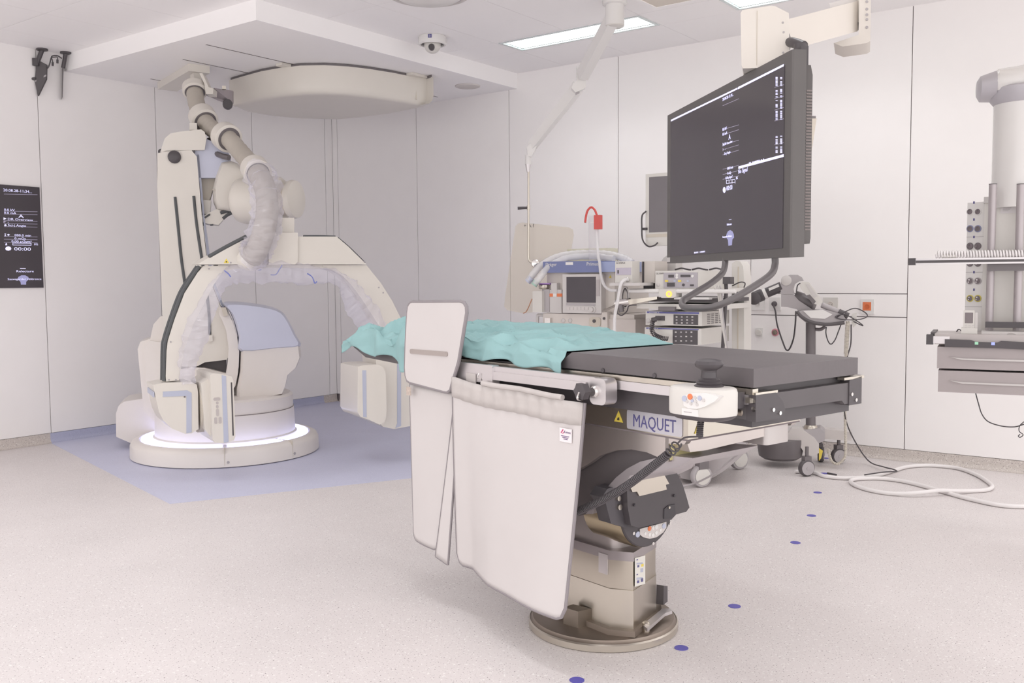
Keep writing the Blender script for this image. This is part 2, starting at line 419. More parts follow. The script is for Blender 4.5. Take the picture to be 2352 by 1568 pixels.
# base disc
DC = T.w(0.009, -0.038, 0)
obj('base_disc', lathe(DC, (0, 0, 1), [(0.284, 0.0), (0.284, 0.030), (0.278, 0.034), (0.274, 0.042), (0.262, 0.046), (0.0, 0.048)], 64, False), M('bronze_steel', (142, 130, 120), 0.42, 0.75, var=0.08, scale=5), tb, smooth=True, label='worn dark steel floor disc')
obj('disc_rim', lathe(DC, (0, 0, 1), [(0.286, 0.001), (0.290, 0.004), (0.290, 0.026), (0.285, 0.031)], 64, False), steel, tb, smooth=True)
colp = [(-0.228, 0.04), (-0.154, 0.088), (0.14, 0.092), (0.21, 0.03), (0.21, -0.15), (0.13, -0.22), (-0.09, -0.225), (-0.157, -0.161)]
def scl(pts, sx, sy, dx=0, dy=0): return [((x-dx)*sx+dx, (y-dy)*sy+dy) for x, y in pts]
obj('base_collar', prism_xy(T, scl(colp, 1.10, 1.16, 0, -0.06), 0.046, 0.068), M('bronze_steel'), tb, bevel=0.005)
obj('collar_block', prism_xy(T, [(-0.06, 0.09), (0.02, 0.11), (0.02, 0.16), (-0.05, 0.15)], 0.046, 0.11), steeld, tb, bevel=0.008)
# octagonal sheet-steel column, its upper sleeve and grey shoulder
obj('column', prism_xy(T, colp, 0.066, 0.21), steel, tb, bevel=0.004)
obj('column_sleeve', prism_xy(T, scl(colp, 0.985, 0.98, 0, -0.06), 0.19, 0.335), M('sleeve_steel', (198, 190, 178), 0.34, 1.0, var=0.04), tb, bevel=0.004)
obj('column_shoulder', prism_xy(T, scl(colp, 1.0, 1.0, 0, -0.06), 0.318, 0.352), M('shoulder_grey', (172, 164, 166), 0.35, 0.6, var=0.03), tb, bevel=0.006)
obj('neck', prism_xy(T, rrect(-0.16, 0.20, -0.17, 0.07, 0.05), 0.345, 0.72), M('neck_steel', (186, 179, 178), 0.35, 0.7, var=0.03), tb, smooth=True)
# instruction label on the foot face
fd = T.ex*0.071-T.ey*0.201
FC = Fr(T.w(-0.228, 0.04, 0), math.atan2(fd.y, fd.x)); fs = 1 if (CC-FC.o).dot(FC.ey) > 0 else -1
def fq(pix, d0, d1): return prism([FC.w(FC.iy(a, b, fs*d0)[0], fs*d0, FC.iy(a, b, fs*d0)[1]) for a, b in pix], FC.ey*fs*(d1-d0))
lab = obj('instruction_label', fq([(1458, 1281), (1481, 1275), (1481, 1340), (1458, 1347)], 0.001, 0.003), M('label_white', (228, 225, 218), 0.5, var=0.005), tb)
for a, b, c, e, m_ in ((1462, 1292, 1476, 1296, lavs), (1464, 1298, 1468, 1303, navy), (1473, 1295, 1478, 1301, yel), (1471, 1305, 1477, 1314, lavs), (1462, 1284, 1465, 1287, navy), (1462, 1326, 1476, 1331, lavs), (1463, 1333, 1468, 1339, navy), (1472, 1328, 1477, 1336, navy), (1462, 1318, 1465, 1321, navy)):
    obj('pictogram', fq([(a, e), (c, e-1), (c, b-1), (a, b)], 0.003, 0.0036), m_, lab)
cx_p = FC.iy(1512, 1362, 0)[0]
obj('side_catch', prism([FC.w(FC.iy(a, b, -fs*0.02)[0], -fs*0.02, FC.iy(a, b, -fs*0.02)[1]) for a, b in ((1508, 1342), (1517, 1343), (1517, 1378), (1507, 1386))], FC.ey*fs*0.03), blk, tb, bevel=0.003)
obj('side_plate', box(T, -0.145, -0.10, 0.086, 0.092, 0.26, 0.335), alu, tb)
# locking pedal lying on the disc
def dz(a, b, z): x, y = T.iz(a, b, z); return T.w(x, y, z)
ped = obj('locking_pedal', prism([dz(1476, 1441, 0.060), dz(1487, 1451, 0.060), dz(1527, 1415, 0.064), dz(1514, 1410, 0.064)], (0, 0, 0.012)), alu, tb, bevel=0.003)
obj('pedal_pad', prism([dz(1514, 1411, 0.064), dz(1527, 1415, 0.064), dz(1544, 1409, 0.066), dz(1538, 1403, 0.068), dz(1520, 1404, 0.066)], (0, 0, 0.012)), alu, ped, bevel=0.003)
obj('pedal_pivot', lathe(dz(1484, 1449, 0.046), (0, 0, 1), [(0.014, 0), (0.014, 0.032), (0.010, 0.036)], 14), steel, ped, smooth=True)

# rotating knuckle with control keys at the foot end of the column
KX = -0.235
def K(a, b, x=KX): y, z = T.ix(a, b, x); return T.w(x, y, z)
kc = K(1484, 1168)
kn = obj('knuckle', lathe(kc+T.ex*0.20, -T.ex, [(0.128, 0), (0.143, 0.015), (0.143, 0.19), (0.139, 0.20)], 48), M('brushed_gold_steel', (186, 172, 146), 0.3, 0.9, var=0.03), tb, smooth=True)
kface = obj('knuckle_face', lathe(kc, -T.ex, [(0.139, 0), (0.139, 0.006), (0.135, 0.010), (0, 0.010)], 48, False), blk, kn, smooth=True)
def zk(x, y): return (1330+x/6.27, 1020+y/6.27)
def kpoly(pts, x=KX-0.012): return [K(*zk(a, b), x) for a, b in pts]
kp = obj('key_panel', prism(kpoly([(870, 1215), (1250, 1115), (1250, 1195), (1205, 1265), (1110, 1335), (1010, 1358), (915, 1335), (872, 1300)]), -T.ex*0.003), M('key_panel_grey', (208, 201, 198), 0.4), kn)
for a, b, m_, r in ((1012, 1212, orange, 0.009), (1065, 1205, pwhite, 0.007), (1112, 1188, pwhite, 0.009), (1220, 1175, lavs, 0.010), (1015, 1300, pwhite, 0.007), (1110, 1272, pwhite, 0.007), (1062, 1306, pwhite, 0.007), (1170, 1235, pwhite, 0.006), (950, 1285, pwhite, 0.006)):
    p = K(*zk(a, b), KX-0.015); obj('key', cyl(p, p-T.ex*0.002, r, 14), m_, kn)
for a, b, m_, r in ((777, 1280, chrome, 0.006), (835, 1295, lavs, 0.011), (1058, 1425, chrome, 0.006), (1305, 1135, chrome, 0.006)):
    p = K(*zk(a, b), KX-0.008); obj('screw', cyl(p, p-T.ex*0.005, r, 12), m_, kn)
# black docking saddle clamped over the knuckle
sd = obj('docking_saddle', prism(kpoly([(690, 640), (735, 600), (1190, 350), (1350, 315), (1430, 450), (1500, 600), (1560, 800), (1590, 910), (1545, 970), (1400, 1010), (1330, 1085), (1250, 1112), (862, 1205), (748, 1170), (700, 900)], KX-0.06), T.ex*0.062), blk, tb, bevel=0.008)
obj('saddle_cheek', prism(kpoly([(385, 850), (330, 760), (410, 640), (580, 590), (700, 440), (1190, 350), (735, 600), (690, 640), (745, 1165), (720, 1200), (680, 1207), (570, 1172), (460, 1140)], KX-0.03), T.ex*0.06), M('saddle_black', (84, 80, 84), 0.5), sd, bevel=0.006)
obj('saddle_steel', prism(kpoly([(800, 500), (860, 430), (1190, 370), (1300, 570), (1250, 582), (1265, 652), (870, 747), (835, 682), (772, 690), (735, 610)], KX-0.0665), T.ex*0.008), steel, sd)
obj('saddle_latch', prism(kpoly([(1230, 930), (1290, 880), (1385, 860), (1390, 1000), (1340, 1065), (1225, 1075)], KX-0.064), T.ex*0.01), M('latch_black', (70, 66, 70), 0.5), sd)
for a, b, r in ((553, 775, 0.009), (567, 900, 0.010), (780, 870, 0.005), (1352, 735, 0.005), (1275, 905, 0.005)):
    p = K(*zk(a, b), KX-0.058 if a > 600 else KX-0.03); obj('screw', cyl(p, p-T.ex*0.010, r, 12), steel if r > 0.006 or a == 1275 else M('latch_black'), sd, smooth=True)

# table body: stainless case with name plate
body = obj('table_body', box(T, -0.62, 0.75, -0.40, 0.205, 0.836, 0.914), steel, tb, bevel=0.004)
obj('body_seam', box(T, -0.621, 0.75, -0.401, 0.206, 0.831, 0.836), gapm, body)
def side(pts, y0, y1): return prism_xz(T, pts, y0, y1)
low = [(-0.535, 0.752), (-0.535, 0.812), (-0.60, 0.818), (-0.61, 0.831), (0.75, 0.831), (0.75, 0.60), (0.0, 0.60), (-0.165, 0.692), (-0.22, 0.728), (-0.29, 0.755), (-0.369, 0.770), (-0.44, 0.770), (-0.505, 0.758)]
obj('body_skirt', side(low, 0.175, 0.20), M('skirt_steel', (208, 200, 196), 0.32, 0.85, var=0.03), body)
obj('body_skirt', side(low, -0.40, -0.375), MATS['skirt_steel'], body)
obj('foot_skirt', prism_yz(T, [(0.20, 0.752), (0.20, 0.831), (-0.40, 0.831), (-0.40, 0.80), (-0.1, 0.79), (0.05, 0.752)], -0.535, -0.52), MATS['skirt_steel'], body)
obj('tape_patch', prism_yz(T, [(0.195, 0.757), (0.195, 0.815), (0.04, 0.818), (0.04, 0.775), (0.10, 0.755)], -0.5385, -0.5352), paley, body)
# dark tilt yoke seen through the arc, and the grey arm under it
def tpoly(pix, y): return [T.w(T.iy(a, b, y)[0], y, T.iy(a, b, y)[1]) for a, b in pix]
obj('tilt_yoke', prism(tpoly([(1300, 1075), (1353, 1055), (1395, 1036), (1450, 1026), (1500, 1030), (1535, 1042), (1530, 1060), (1480, 1070), (1445, 1085), (1415, 1110), (1385, 1145), (1350, 1180), (1300, 1190)], 0.165), -T.ey*0.36), greyd, tb, bevel=0.003)
obj('yoke_arm', prism(tpoly([(1345, 1180), (1372, 1152), (1392, 1122), (1415, 1096), (1440, 1076), (1470, 1060), (1500, 1053), (1538, 1046), (1592, 1052), (1560, 1072), (1500, 1083), (1447, 1092), (1440, 1105), (1405, 1122), (1380, 1150), (1360, 1180)], 0.185), -T.ey*0.34), M('arm_lilac_grey', (188, 181, 184), 0.35, 0.4, var=0.02), tb, bevel=0.006)
obj('lower_case', prism([T.w(-0.60, *T.ix(a, b, -0.60)) for a, b in ((1577, 1012), (1838, 962), (1838, 968), (1807, 972), (1807, 990), (1620, 1034), (1585, 1038))], T.ex*0.30), MATS['skirt_steel'], body, bevel=0.003)
# black frame under the top
obj('side_frame', box(T, -0.90, 0.75, -0.255, 0.255, 0.914, 0.982), blk, tb, bevel=0.004)
for yy in (0.262, -0.275):
    obj('side_rail', box(T, -0.915, 0.70, yy, yy+0.013 if yy > 0 else yy+0.01, 0.980, 1.006), alu, tb, bevel=0.002)
    obj('rail_lip', box(T, -0.925, 1.05, min(yy, yy+0.026 if yy > 0 else yy-0.012), max(yy, yy+0.026 if yy > 0 else yy-0.012), 1.014, 1.030), steel, tb, bevel=0.002)
rb = obj('accessory_rail', box(T, -0.91, -0.26, 0.274, 0.292, 0.984, 1.013), alu, tb, bevel=0.002)
obj('rail_end_hook', box(T, -0.922, -0.906, 0.268, 0.296, 0.99, 1.006), steel, rb, bevel=0.003)
obj('rail_knob', lathe(T.w(-0.80, 0.27, 0.958), -T.ex, [(0.012, 0), (0.012, 0.05), (0.016, 0.055), (0.016, 0.085), (0.012, 0.09)], 16), steeld, rb, smooth=True)
# foot end: black cross box with chamfered cheeks
ft = obj('foot_box', prism_yz(T, [(0.283, 0.940), (0.283, 1.012), (-0.268, 1.012), (-0.268, 0.945), (-0.18, 0.945), (-0.165, 0.958), (0.15, 0.962), (0.175, 0.942)], -0.93, -0.80), blk2, tb, bevel=0.005)
obj('foot_cheek', prism_yz(T, [(0.284, 0.936), (0.284, 1.014), (0.19, 1.014), (0.155, 0.985), (0.14, 0.955), (0.16, 0.936)], -0.934, -0.90), blk, ft, bevel=0.003)
obj('foot_cheek', prism_yz(T, [(-0.20, 0.940), (-0.20, 1.02), (-0.272, 1.028), (-0.272, 0.940)], -0.934, -0.90), blk, ft, bevel=0.003)
for y, z in ((0.205, 0.965), (0.172, 0.952), (-0.21, 0.975), (-0.235, 0.955)):
    obj('screw', cyl(T.w(-0.934, y, z), T.w(-0.939, y, z), 0.006, 10), chrome, ft)
obj('foot_lip', box(T, -0.934, -0.91, 0.18, 0.285, 1.013, 1.020), steel, ft)
obj('foot_lip', box(T, -0.934, -0.91, -0.285, -0.17, 1.022, 1.030), steel, ft)
for x_, y_, z_ in ((-0.925, 0.276, 0.995), (-0.925, 0.276, 0.972)):
    obj('rail_stud', cyl(T.w(x_, y_-0.01, z_), T.w(x_, y_+0.008, z_), 0.008, 10), chrome, ft, smooth=True)
# carbon top plate
plate = [(-0.92, 1.016), (1.36, 1.020), (1.42, 1.046), (1.40, 1.040), (1.33, 1.030)]
obj('top_plate', box(T, -0.90, 1.10, -0.26, 0.262, 1.012, 1.034), blk2, tb, bevel=0.003)
obj('head_tray', prism_xz(T, [(0.95, 0.975), (1.26, 0.988), (1.395, 1.040), (1.425, 1.044), (1.425, 1.050), (0.95, 1.050)], -0.25, 0.272), blk2, tb, bevel=0.003)
# name plate and warning signs on the body
npl = obj('name_plate', prism_xz(T, rrect(-0.598, -0.356, 0.841, 0.905, 0.008), 0.2055, 0.2085), M('plate_lavender', (206, 203, 210), 0.35, 0.3), body)
text('lettering', 'MAQUET', T, -0.383, 0.2092, 0.852, 0.060, navy, npl, xs=0.78, facing=-1)
def warn(fr_pt, ux, uz, n, s, parent):
    tri = prism([fr_pt+ux*(-s/2)+uz*0, fr_pt+ux*(s/2), fr_pt+uz*s*0.92], n*0.001)
    w = obj('warning_sign', tri, yel, parent)
    obj('warning_symbol', prism([fr_pt+ux*(-s*0.12)+uz*s*0.14+n*0.001, fr_pt+ux*(s*0.16)+uz*s*0.14+n*0.001, fr_pt+ux*(s*0.10)+uz*s*0.34+n*0.001, fr_pt+ux*(-s*0.10)+uz*s*0.40+n*0.001], n*0.0006), M('symbol_black', (80, 72, 60), 0.6), w)
    return w
warn(T.w(-0.315, 0.2057, 0.858), T.ex, T.ez, T.ey, 0.042, body)
warn(T.w(-0.6207, 0.155, 0.852), T.ey, T.ez, -T.ex, 0.042, body)
warn(T.w(-0.6207, -0.375, 0.855), T.ey, T.ez, -T.ex, 0.036, body)
obj('motor_housing', prism_xy(T, rrect(-0.61, -0.49, -0.36, -0.22, 0.02), 0.765, 0.831), M('motor_silver', (200, 194, 192), 0.35, 0.5), tb, smooth=True)

# mattress
mt = thing('table_mattress', 'thick black vinyl mattress pad on the foot half of the operating table', 'mattress', T.w(-0.5, 0, 1.03))
bm = prism_xz(T, [(-0.925, 1.034), (-0.925, 1.088), (-0.165, 1.092), (-0.075, 1.036)], -0.262, 0.284)
obj('pad', bm, blkv, mt, bevel=0.016, seg=3)
for x in (-0.32, -0.55): obj('pad_button', cyl(T.w(x, 0.283, 1.041), T.w(x, 0.288, 1.041), 0.008, 8), blk, mt)
obj('head_pad', prism_xz(T, [(-0.03, 1.036), (-0.03, 1.076), (1.36, 1.076), (1.38, 1.052)], -0.25, 0.215), blkv, tb, bevel=0.014, seg=2)

# ------------------------------------------------------------------ teal drape
def drape_pt(s, t):
    """s: 0 foot edge .. 1 head edge;  t: 0 far edge .. 1 near edge (arc length across)"""
    x = -0.14 + s*1.58
    W = 0.56
    hang_n = 0.02
    # how far the near side hangs below the mattress edge along the length
    def bumpf(c, w): return math.exp(-((x-c)/w)**2)
    hang_n = 0.042 + 0.085*bumpf(0.86, 0.12) + 0.03*bumpf(1.10, 0.12) + 0.02*bumpf(0.62, 0.15) + 0.010*math.sin(23*x)
    tip = min(1.0, max(0.0, (x-1.22)/0.24)); hang_n = hang_n*(1-0.25*tip)
    hang_f = 0.07+0.02*math.sin(9*x)
    hang_f *= 1-0.9*tip
    total = hang_f+W+hang_n+0.03
    a = t*total
    far_y, near_y = -0.275, 0.285
    top = 1.106 + 0.020*math.exp(-((x-0.6)/0.6)**2) + (0.022*math.exp(-((a-hang_f)/0.12)**2))*(1 if 0.2 < x < 1.2 else 0.5)
    top -= 0.010*tip*tip+0.022*max(0.0, (s-0.94)/0.06)**2
    n1 = noise.noise(Vector((x*3.1, a*5.0, 1.3))); n2 = noise.noise(Vector((x*6.0+a*4, a*8.0-x*3, 4.1))); n3 = noise.noise(Vector((x*15-a*10, a*14+x*6, 9.4)))
    near = min(1, max(0, (a-hang_f-0.14)/0.26)); headw = min(1, max(0, (x-0.35)/0.45))
    tri = lambda q: abs((q % 1.0)-0.5)*4-1
    q1 = 3.1*x+5.2*a+1.3*n1+0.5*n2; q2 = 4.6*x-3.4*a+1.1*n2+0.9*n1
    folds = 0.8*tri(q1)*(0.6+n1)+0.8*tri(q2)*(0.6+n2)
    amp = 0.005+0.022*near+0.014*headw*(0.5+near)
    ridge = folds+(1-abs(n2)*2.6)*0.5+n1*0.8+(1-abs(n3)*3)*0.14
    flat = min(1.0, s/0.10); flat = flat*flat*(3-2*flat)
    amp *= flat*(1-0.7*tip); top = 1.0945+(top-1.0945)*flat
    if a < hang_f:
        y = far_y-0.006*math.sin(20*x); z = top-(hang_f-a)*0.9; 
        return T.w(x, y-0.010*n2, z)
    if a <= hang_f+W:
        u = (a-hang_f)/W; y = far_y+(near_y-far_y)*u
        edge = 0.018*max(0, (u-0.72)/0.28)**2
        return T.w(x+0.015*n2, y, max(1.0955 if x < 0 else (1.086 if s < 0.94 else 1.073), top+amp*ridge)-edge*(0.0 if x < -0.05 else 1.0))
    e = a-hang_f-W; r = 0.03
    zz = top+amp*ridge*max(0.0, 1-e/0.05)-0.018
    y = near_y+min(e, 0.03)*0.7+0.018*math.sin(31*x+2*n1)*min(1, e/0.05)+0.02*n2*min(1, e/0.06)
    y = max(y, near_y+0.008)
    if x < 0.50: y = min(y, 0.314)          # stays between table edge and carrier bar
    return T.w(x+0.02*n1*e/0.1, y, zz-max(0, e-0.006)*0.95)
bm = B(); NS, NT = 230, 110
g = [[bm.verts.new(drape_pt(i/NS, j/NT)) for j in range(NT+1)] for i in range(NS+1)]
for i in range(NS):
    for j in range(NT): bm.faces.new((g[i][j], g[i+1][j], g[i+1][j+1], g[i][j+1]))
dr = obj('surgical_drape', bm, teal, None, smooth=True, angle=32)
dr.modifiers.new('thickness', 'SOLIDIFY').thickness = 0.0015
tag(dr, 'crumpled teal paper drape over the head half of the table', 'drape')

# ------------------------------------------------------------------ joystick console hung on the rail
JC = Fr(T.w(-0.835, 0.385, 0.0), T.a)
jc = thing('table_console', 'white table control console with a black joystick on the side rail', 'control console', JC.w(0, 0, 0.945))
sgp = lambda v: math.copysign(abs(v)**0.58, v)
dsh = [(0.096*sgp(math.cos(t)), (0.080 if math.sin(t) > 0 else 0.048)*sgp(math.sin(t))) for t in [2*PI*i/48 for i in range(48)]]
def stack(fr, outline, levels):
    bm = B(); rings = []
    for z, s in levels: rings.append([bm.verts.new(fr.w(x*s, y*s, z)) for x, y in outline])
    n = len(outline)
    for p, q in zip(rings, rings[1:]):
        for i in range(n): bm.faces.new((p[i], p[(i+1) % n], q[(i+1) % n], q[i]))
    bm.faces.new(rings[0][::-1]); bm.faces.new(rings[-1]); return bm
cb = obj('console_body', stack(JC, dsh, [(0.962, 0.98), (0.968, 1.0), (1.026, 1.0), (1.036, 0.97), (1.040, 0.90)]), offw, jc, smooth=True)
obj('console_base', stack(JC, dsh, [(0.948, 0.80), (0.955, 0.93), (0.9625, 0.98)]), blk, jc, smooth=True)
# key field inset in the camera-side wall
kpx = [(1568, 908), (1590, 902), (1622, 903), (1652, 911), (1640, 922), (1618, 934), (1600, 939), (1582, 938), (1570, 931)]
kfo = obj('key_field', prism([JC.w(JC.iy(a, b, 0.083)[0], 0.083, JC.iy(a, b, 0.083)[1]) for a, b in kpx], -JC.ey*0.02), pwhite, jc, bevel=0.002)
for a, b, m_, r_ in ((1572, 915, lavs, 0.0085), (1585, 911, orange, 0.0085), (1596, 913, greyl, 0.005), (1607, 914, lavs, 0.007), (1578, 922, greyl, 0.0045), (1590, 920, lavs, 0.0045), (1598, 922, greyl, 0.0045), (1587, 927, greyl, 0.0045), (1601, 929, greyl, 0.0045), (1616, 919, greyl, 0.005)):
    x, z = JC.iy(a, b, 0.084); obj('key', cyl(JC.w(x, 0.082, z), JC.w(x, 0.0855, z), r_, 14), m_, kfo)
nl = JC.iy(1563, 952, 0.082); obj('name_label', box(JC, nl[0]-0.062, nl[0]-0.004, 0.070, 0.0815, nl[1], nl[1]+0.020), pwhite, cb)
obj('label_line', box(JC, nl[0]-0.040, nl[0]-0.012, 0.0815, 0.0822, nl[1]+0.009, nl[1]+0.011), grey, cb)
jb = obj('joystick_bellows', lathe(JC.w(-0.012, 0.0, 1.036), (0, 0, 1), [(0.040, 0), (0.042, 0.006), (0.034, 0.010), (0.037, 0.015), (0.029, 0.019), (0.031, 0.024), (0.023, 0.029), (0.021, 0.045)], 24), blk, jc, smooth=True)
obj('joystick_knob', lathe(JC.w(-0.012, 0.0, 1.078), (0, 0, 1), [(0.020, 0), (0.022, 0.008), (0.038, 0.018), (0.041, 0.026), (0.036, 0.035), (0.020, 0.040), (0, 0.041)], 24, False), blk, jc, smooth=True)
obj('rail_clamp', box(T, -0.90, -0.76, 0.290, 0.345, 0.975, 1.02), blk, jc, bevel=0.004)
obj('clamp_knob', lathe(T.w(-0.735, 0.33, 1.01), T.ey, [(0.024, 0), (0.026, 0.01), (0.026, 0.02), (0.02, 0.028)], 16), blk, jc, smooth=True)
# coiled lead
c0 = T.w(-0.80, 0.36, 0.945)
dense = obj('coiled_lead', add_tube(B(), helix([c0, T.w(-0.795, 0.36, 0.91), T.w(-0.79, 0.355, 0.885)], 0.008, 10, 10), 0.0028, 6), blk, jc, smooth=True)
a1, a2, a3 = [T.iy(*q, 0.30) for q in ((1583, 1003), (1560, 1018), (1530, 1050))]
mid = [T.w(-0.79, 0.355, 0.885), T.w(a1[0], 0.32, a1[1]), T.w(a2[0], 0.31, a2[1])]
obj('straight_lead', tube(mid, 0.0028, 8), blk, jc, smooth=True)
pa = [(a2, 0.31)] + [(T.iy(*q, 0.30), 0.30) for q in ((1548, 1030), (1535, 1042))]
obj('loose_coil', add_tube(B(), helix([T.w(p[0][0], p[1], p[0][1]) for p in pa], 0.014, 3, 14), 0.0028, 6), blk, jc, smooth=True)
pb = [T.iy(*q, 0.30) for q in ((1535, 1042), (1500, 1070), (1440, 1115), (1390, 1145), (1340, 1168), (1300, 1185))]
obj('coiled_lead', add_tube(B(), helix([T.w(p[0], 0.30, p[1]) for p in pb], 0.0115, 70, 9), 0.0032, 6), blk, jc, smooth=True)

# ------------------------------------------------------------------ lead curtain with upper shield on the rail
ls = thing('lead_curtain', 'white lead curtain with grey edging hung along the table side', 'radiation shield', T.w(0.1, 0.33, 0.19))
# aluminium carrier bar
bar = obj('carrier_bar', box(T, -0.335, 0.245, 0.318, 0.338, 0.975, 1.022), alu, ls, bevel=0.003)
obj('bar_ridge', box(T, -0.30, 0.235, 0.338, 0.346, 0.972, 1.003), alu, bar, bevel=0.002)
obj('bar_end', prism_xz(T, rrect(-0.40, -0.325, 0.935, 1.022, 0.02), 0.300, 0.352), alu, bar, bevel=0.006)
obj('bar_knob_hub', lathe(T.w(-0.352, 0.352, 0.978), T.ey, [(0.019, 0), (0.019, 0.008), (0.014, 0.014)], 18), chrome, bar, smooth=True)
star = [((0.030 if k % 2 == 0 else 0.024)*math.cos(PI*k/6), (0.030 if k % 2 == 0 else 0.024)*math.sin(PI*k/6)) for k in range(12)]
obj('bar_knob', prism_xz(T, [(-0.318+x, 0.978+z) for x, z in star], 0.366, 0.392), blk, bar, bevel=0.005)
obj('bar_hinge', prism_xz(T, rrect(0.20, 0.262, 0.945, 1.026, 0.01), 0.316, 0.350), alu, bar, bevel=0.004)
b2 = obj('rear_bar', box(T, 0.262, 0.44, 0.322, 0.338, 0.955, 1.024), alu, ls, bevel=0.003)
obj('strap', box(T, 0.315, 0.375, 0.339, 0.343, 0.945, 0.985), hem, b2)
obj('catch', tube([T.w(0.29, 0.345, 0.99), T.w(0.29, 0.352, 0.972), T.w(0.265, 0.352, 0.972), T.w(0.265, 0.345, 0.962)], 0.0025, 6, 0), chrome, b2)
obj('joint_ball', lathe(T.w(0.44, 0.33, 1.005), (0, 0, 1), [(0.004, 0), (0.014, 0.005), (0.016, 0.014), (0.010, 0.024), (0.0, 0.027)], 14, False), steel, b2, smooth=True)
obj('hanger_rod', tube([T.w(-0.318, 0.392, 0.975), T.w(-0.318, 0.40, 0.955), T.w(-0.30, 0.36, 0.945), T.w(-0.28, 0.352, 0.944)], 0.004, 8), chrome, bar, smooth=True)
def smooth_loop(pts, r=0.03):
    return pts
def cloth(name, nx, nz, fn, parent, mat=lead):
    bm = B(); g = [[bm.verts.new(fn(i/nx, j/nz)) for j in range(nz+1)] for i in range(nx+1)]
    for i in range(nx):
        for j in range(nz): bm.faces.new((g[i][j], g[i+1][j], g[i+1][j+1], g[i][j+1]))
    o = obj(name, bm, mat, parent, smooth=True, angle=180)
    o.modifiers.new('thickness', 'SOLIDIFY').thickness = 0.004
    return o
def outline(fn, skip_top=True, n=40):
    out = [fn(0, j/n) for j in range(n+1)]+[fn(i/n, 1) for i in range(1, n+1)]+[fn(1, 1-j/n) for j in range(1, n+1)]
    if not skip_top: out += [fn(1-i/n, 0) for i in range(1, n)]
    return out
def round_fn(x_top, x_bot, zt, zb, y_fn, r=0.045):
    """panel whose lower corners are rounded; u 0..1 across, v 0..1 down"""
    def f(u, v):
        xt = x_top[0]+(x_top[1]-x_top[0])*u; xb = x_bot[0]+(x_bot[1]-x_bot[0])*u
        wd = abs(x_bot[1]-x_bot[0]); e = min(u, 1-u)*wd
        lift = 0 if e >= r else r-math.sqrt(max(0, r*r-(r-e)**2))
        z0, z1 = zt(u), zb(u)+lift
        return T.w(xt+(xb-xt)*v, y_fn(u, v), z0+(z1-z0)*v)
    return f
def ymain(u, v):
    v = max(0.0, v); wave = 0.045*math.tanh((u-0.30)*9)*v**1.2
    return 0.352+0.010+wave+0.012*math.sin(u*9+0.5)*v - 0.02*math.exp(-((u-0.12)/0.07)**2)*v
main = round_fn((0.435, -0.312), (0.475, -0.262), lambda u: 0.955-0.02*u+0.012*math.exp(-((u-0.0)/0.1)**2)+0.002*math.sin(u*14), lambda u: 0.205-0.01*u, ymain)
mc = cloth('curtain_panel', 60, 40, main, ls)
obj('edge_binding', add_tube(B(), outline(main), 0.006, 6), bindm, mc, smooth=True)
def hemf(u, v):
    p = main(u, v*0.105); return p+T.ey*(0.004+0.003*math.sin(u*70))
hm = cloth('top_hem', 60, 3, hemf, mc, hem)
obj('hem_sleeve', tube([main(0.26+0.6*i/6, -0.012)+T.ey*0.004 for i in range(7)], 0.010, 10, 3), hem, mc, smooth=True)
# maker's tag
tp = main(0.905, 0.155)+T.ey*0.007
tg = obj('maker_tag', box(Fr(tp, T.a), -0.030, 0.030, 0.0, 0.0015, -0.025, 0.022), M('tag_white', (240, 230, 232), 0.5, var=0.01), mc)
TGF = Fr(tp, T.a)
magenta = M('magenta_print', (196, 70, 120), 0.5)
text('lettering', 'Kenex', TGF, 0.007, 0.0018, 0.006, 0.0125, M('grey_violet_print', (110, 90, 130), 0.5), tg, facing=-1)
obj('tag_logo', prism_xz(TGF, [(0.024, 0.006), (0.013, 0.019), (0.010, 0.016), (0.021, 0.003)], 0.0015, 0.002), magenta, tg)
obj('tag_logo', prism_xz(TGF, [(0.016, 0.003), (0.010, 0.010), (0.0075, 0.008), (0.013, 0.002)], 0.0015, 0.002), magenta, tg)
for k in range(3): obj('tag_print', box(TGF, -0.018+0.004*k, 0.022-0.006*k, 0.0015, 0.002, -0.006-0.005*k, -0.0035-0.005*k), M('grey_violet_print'), tg)
# second panel, further towards the head end
sec = round_fn((0.787, 0.445), (0.772, 0.590), lambda u: 0.905, lambda u: 0.245-0.012*u, lambda u, v: 0.335+0.01*v*math.sin(u*3), 0.03)
sc_ = cloth('curtain_panel', 30, 30, sec, ls)
obj('edge_binding', add_tube(B(), outline(sec), 0.005, 6), bindm, sc_, smooth=True)
# narrow flap between
def flap(u, v):
    w = 0.012+0.060*v**1.1
    xm = 0.430+0.13*v**1.1
    return T.w(xm+w*(0.5-u), 0.345-0.01*u, 0.955-(0.745+0.02*u)*v)
fp = cloth('curtain_flap', 8, 30, flap, ls)
obj('edge_binding', add_tube(B(), outline(flap), 0.005, 6), bindm, fp, smooth=True)
# upper shield
SH = Fr(T.w(0, 0.352, 0), T.a)
shp = [(0.752, 1.238), (0.735, 1.252), (0.72, 1.2555), (0.385, 1.262), (0.362, 1.258), (0.347, 1.243), (0.345, 1.22), (0.40, 1.03), (0.448, 0.935), (0.458, 0.912), (0.478, 0.902), (0.50, 0.902), (0.745, 0.918), (0.768, 0.925), (0.780, 0.945), (0.784, 0.98), (0.776, 1.08), (0.760, 1.21)]
sh = obj('upper_shield', prism_xz(SH, shp, 0, 0.012), lead, ls, bevel=0.003)
obj('edge_binding', add_tube(B(), [SH.w(x, 0.006, z) for x, z in shp], 0.0075, 8, True), bindm, sh, smooth=True)
obj('grip_bar', prism_xz(SH, [(x, z+(x-0.6)*(-0.012)) for x, z in rrect(0.465, 0.735, 1.043, 1.062, 0.008)], 0.012, 0.016), M('grip_grey', (178, 168, 164), 0.4, 0.5), sh)
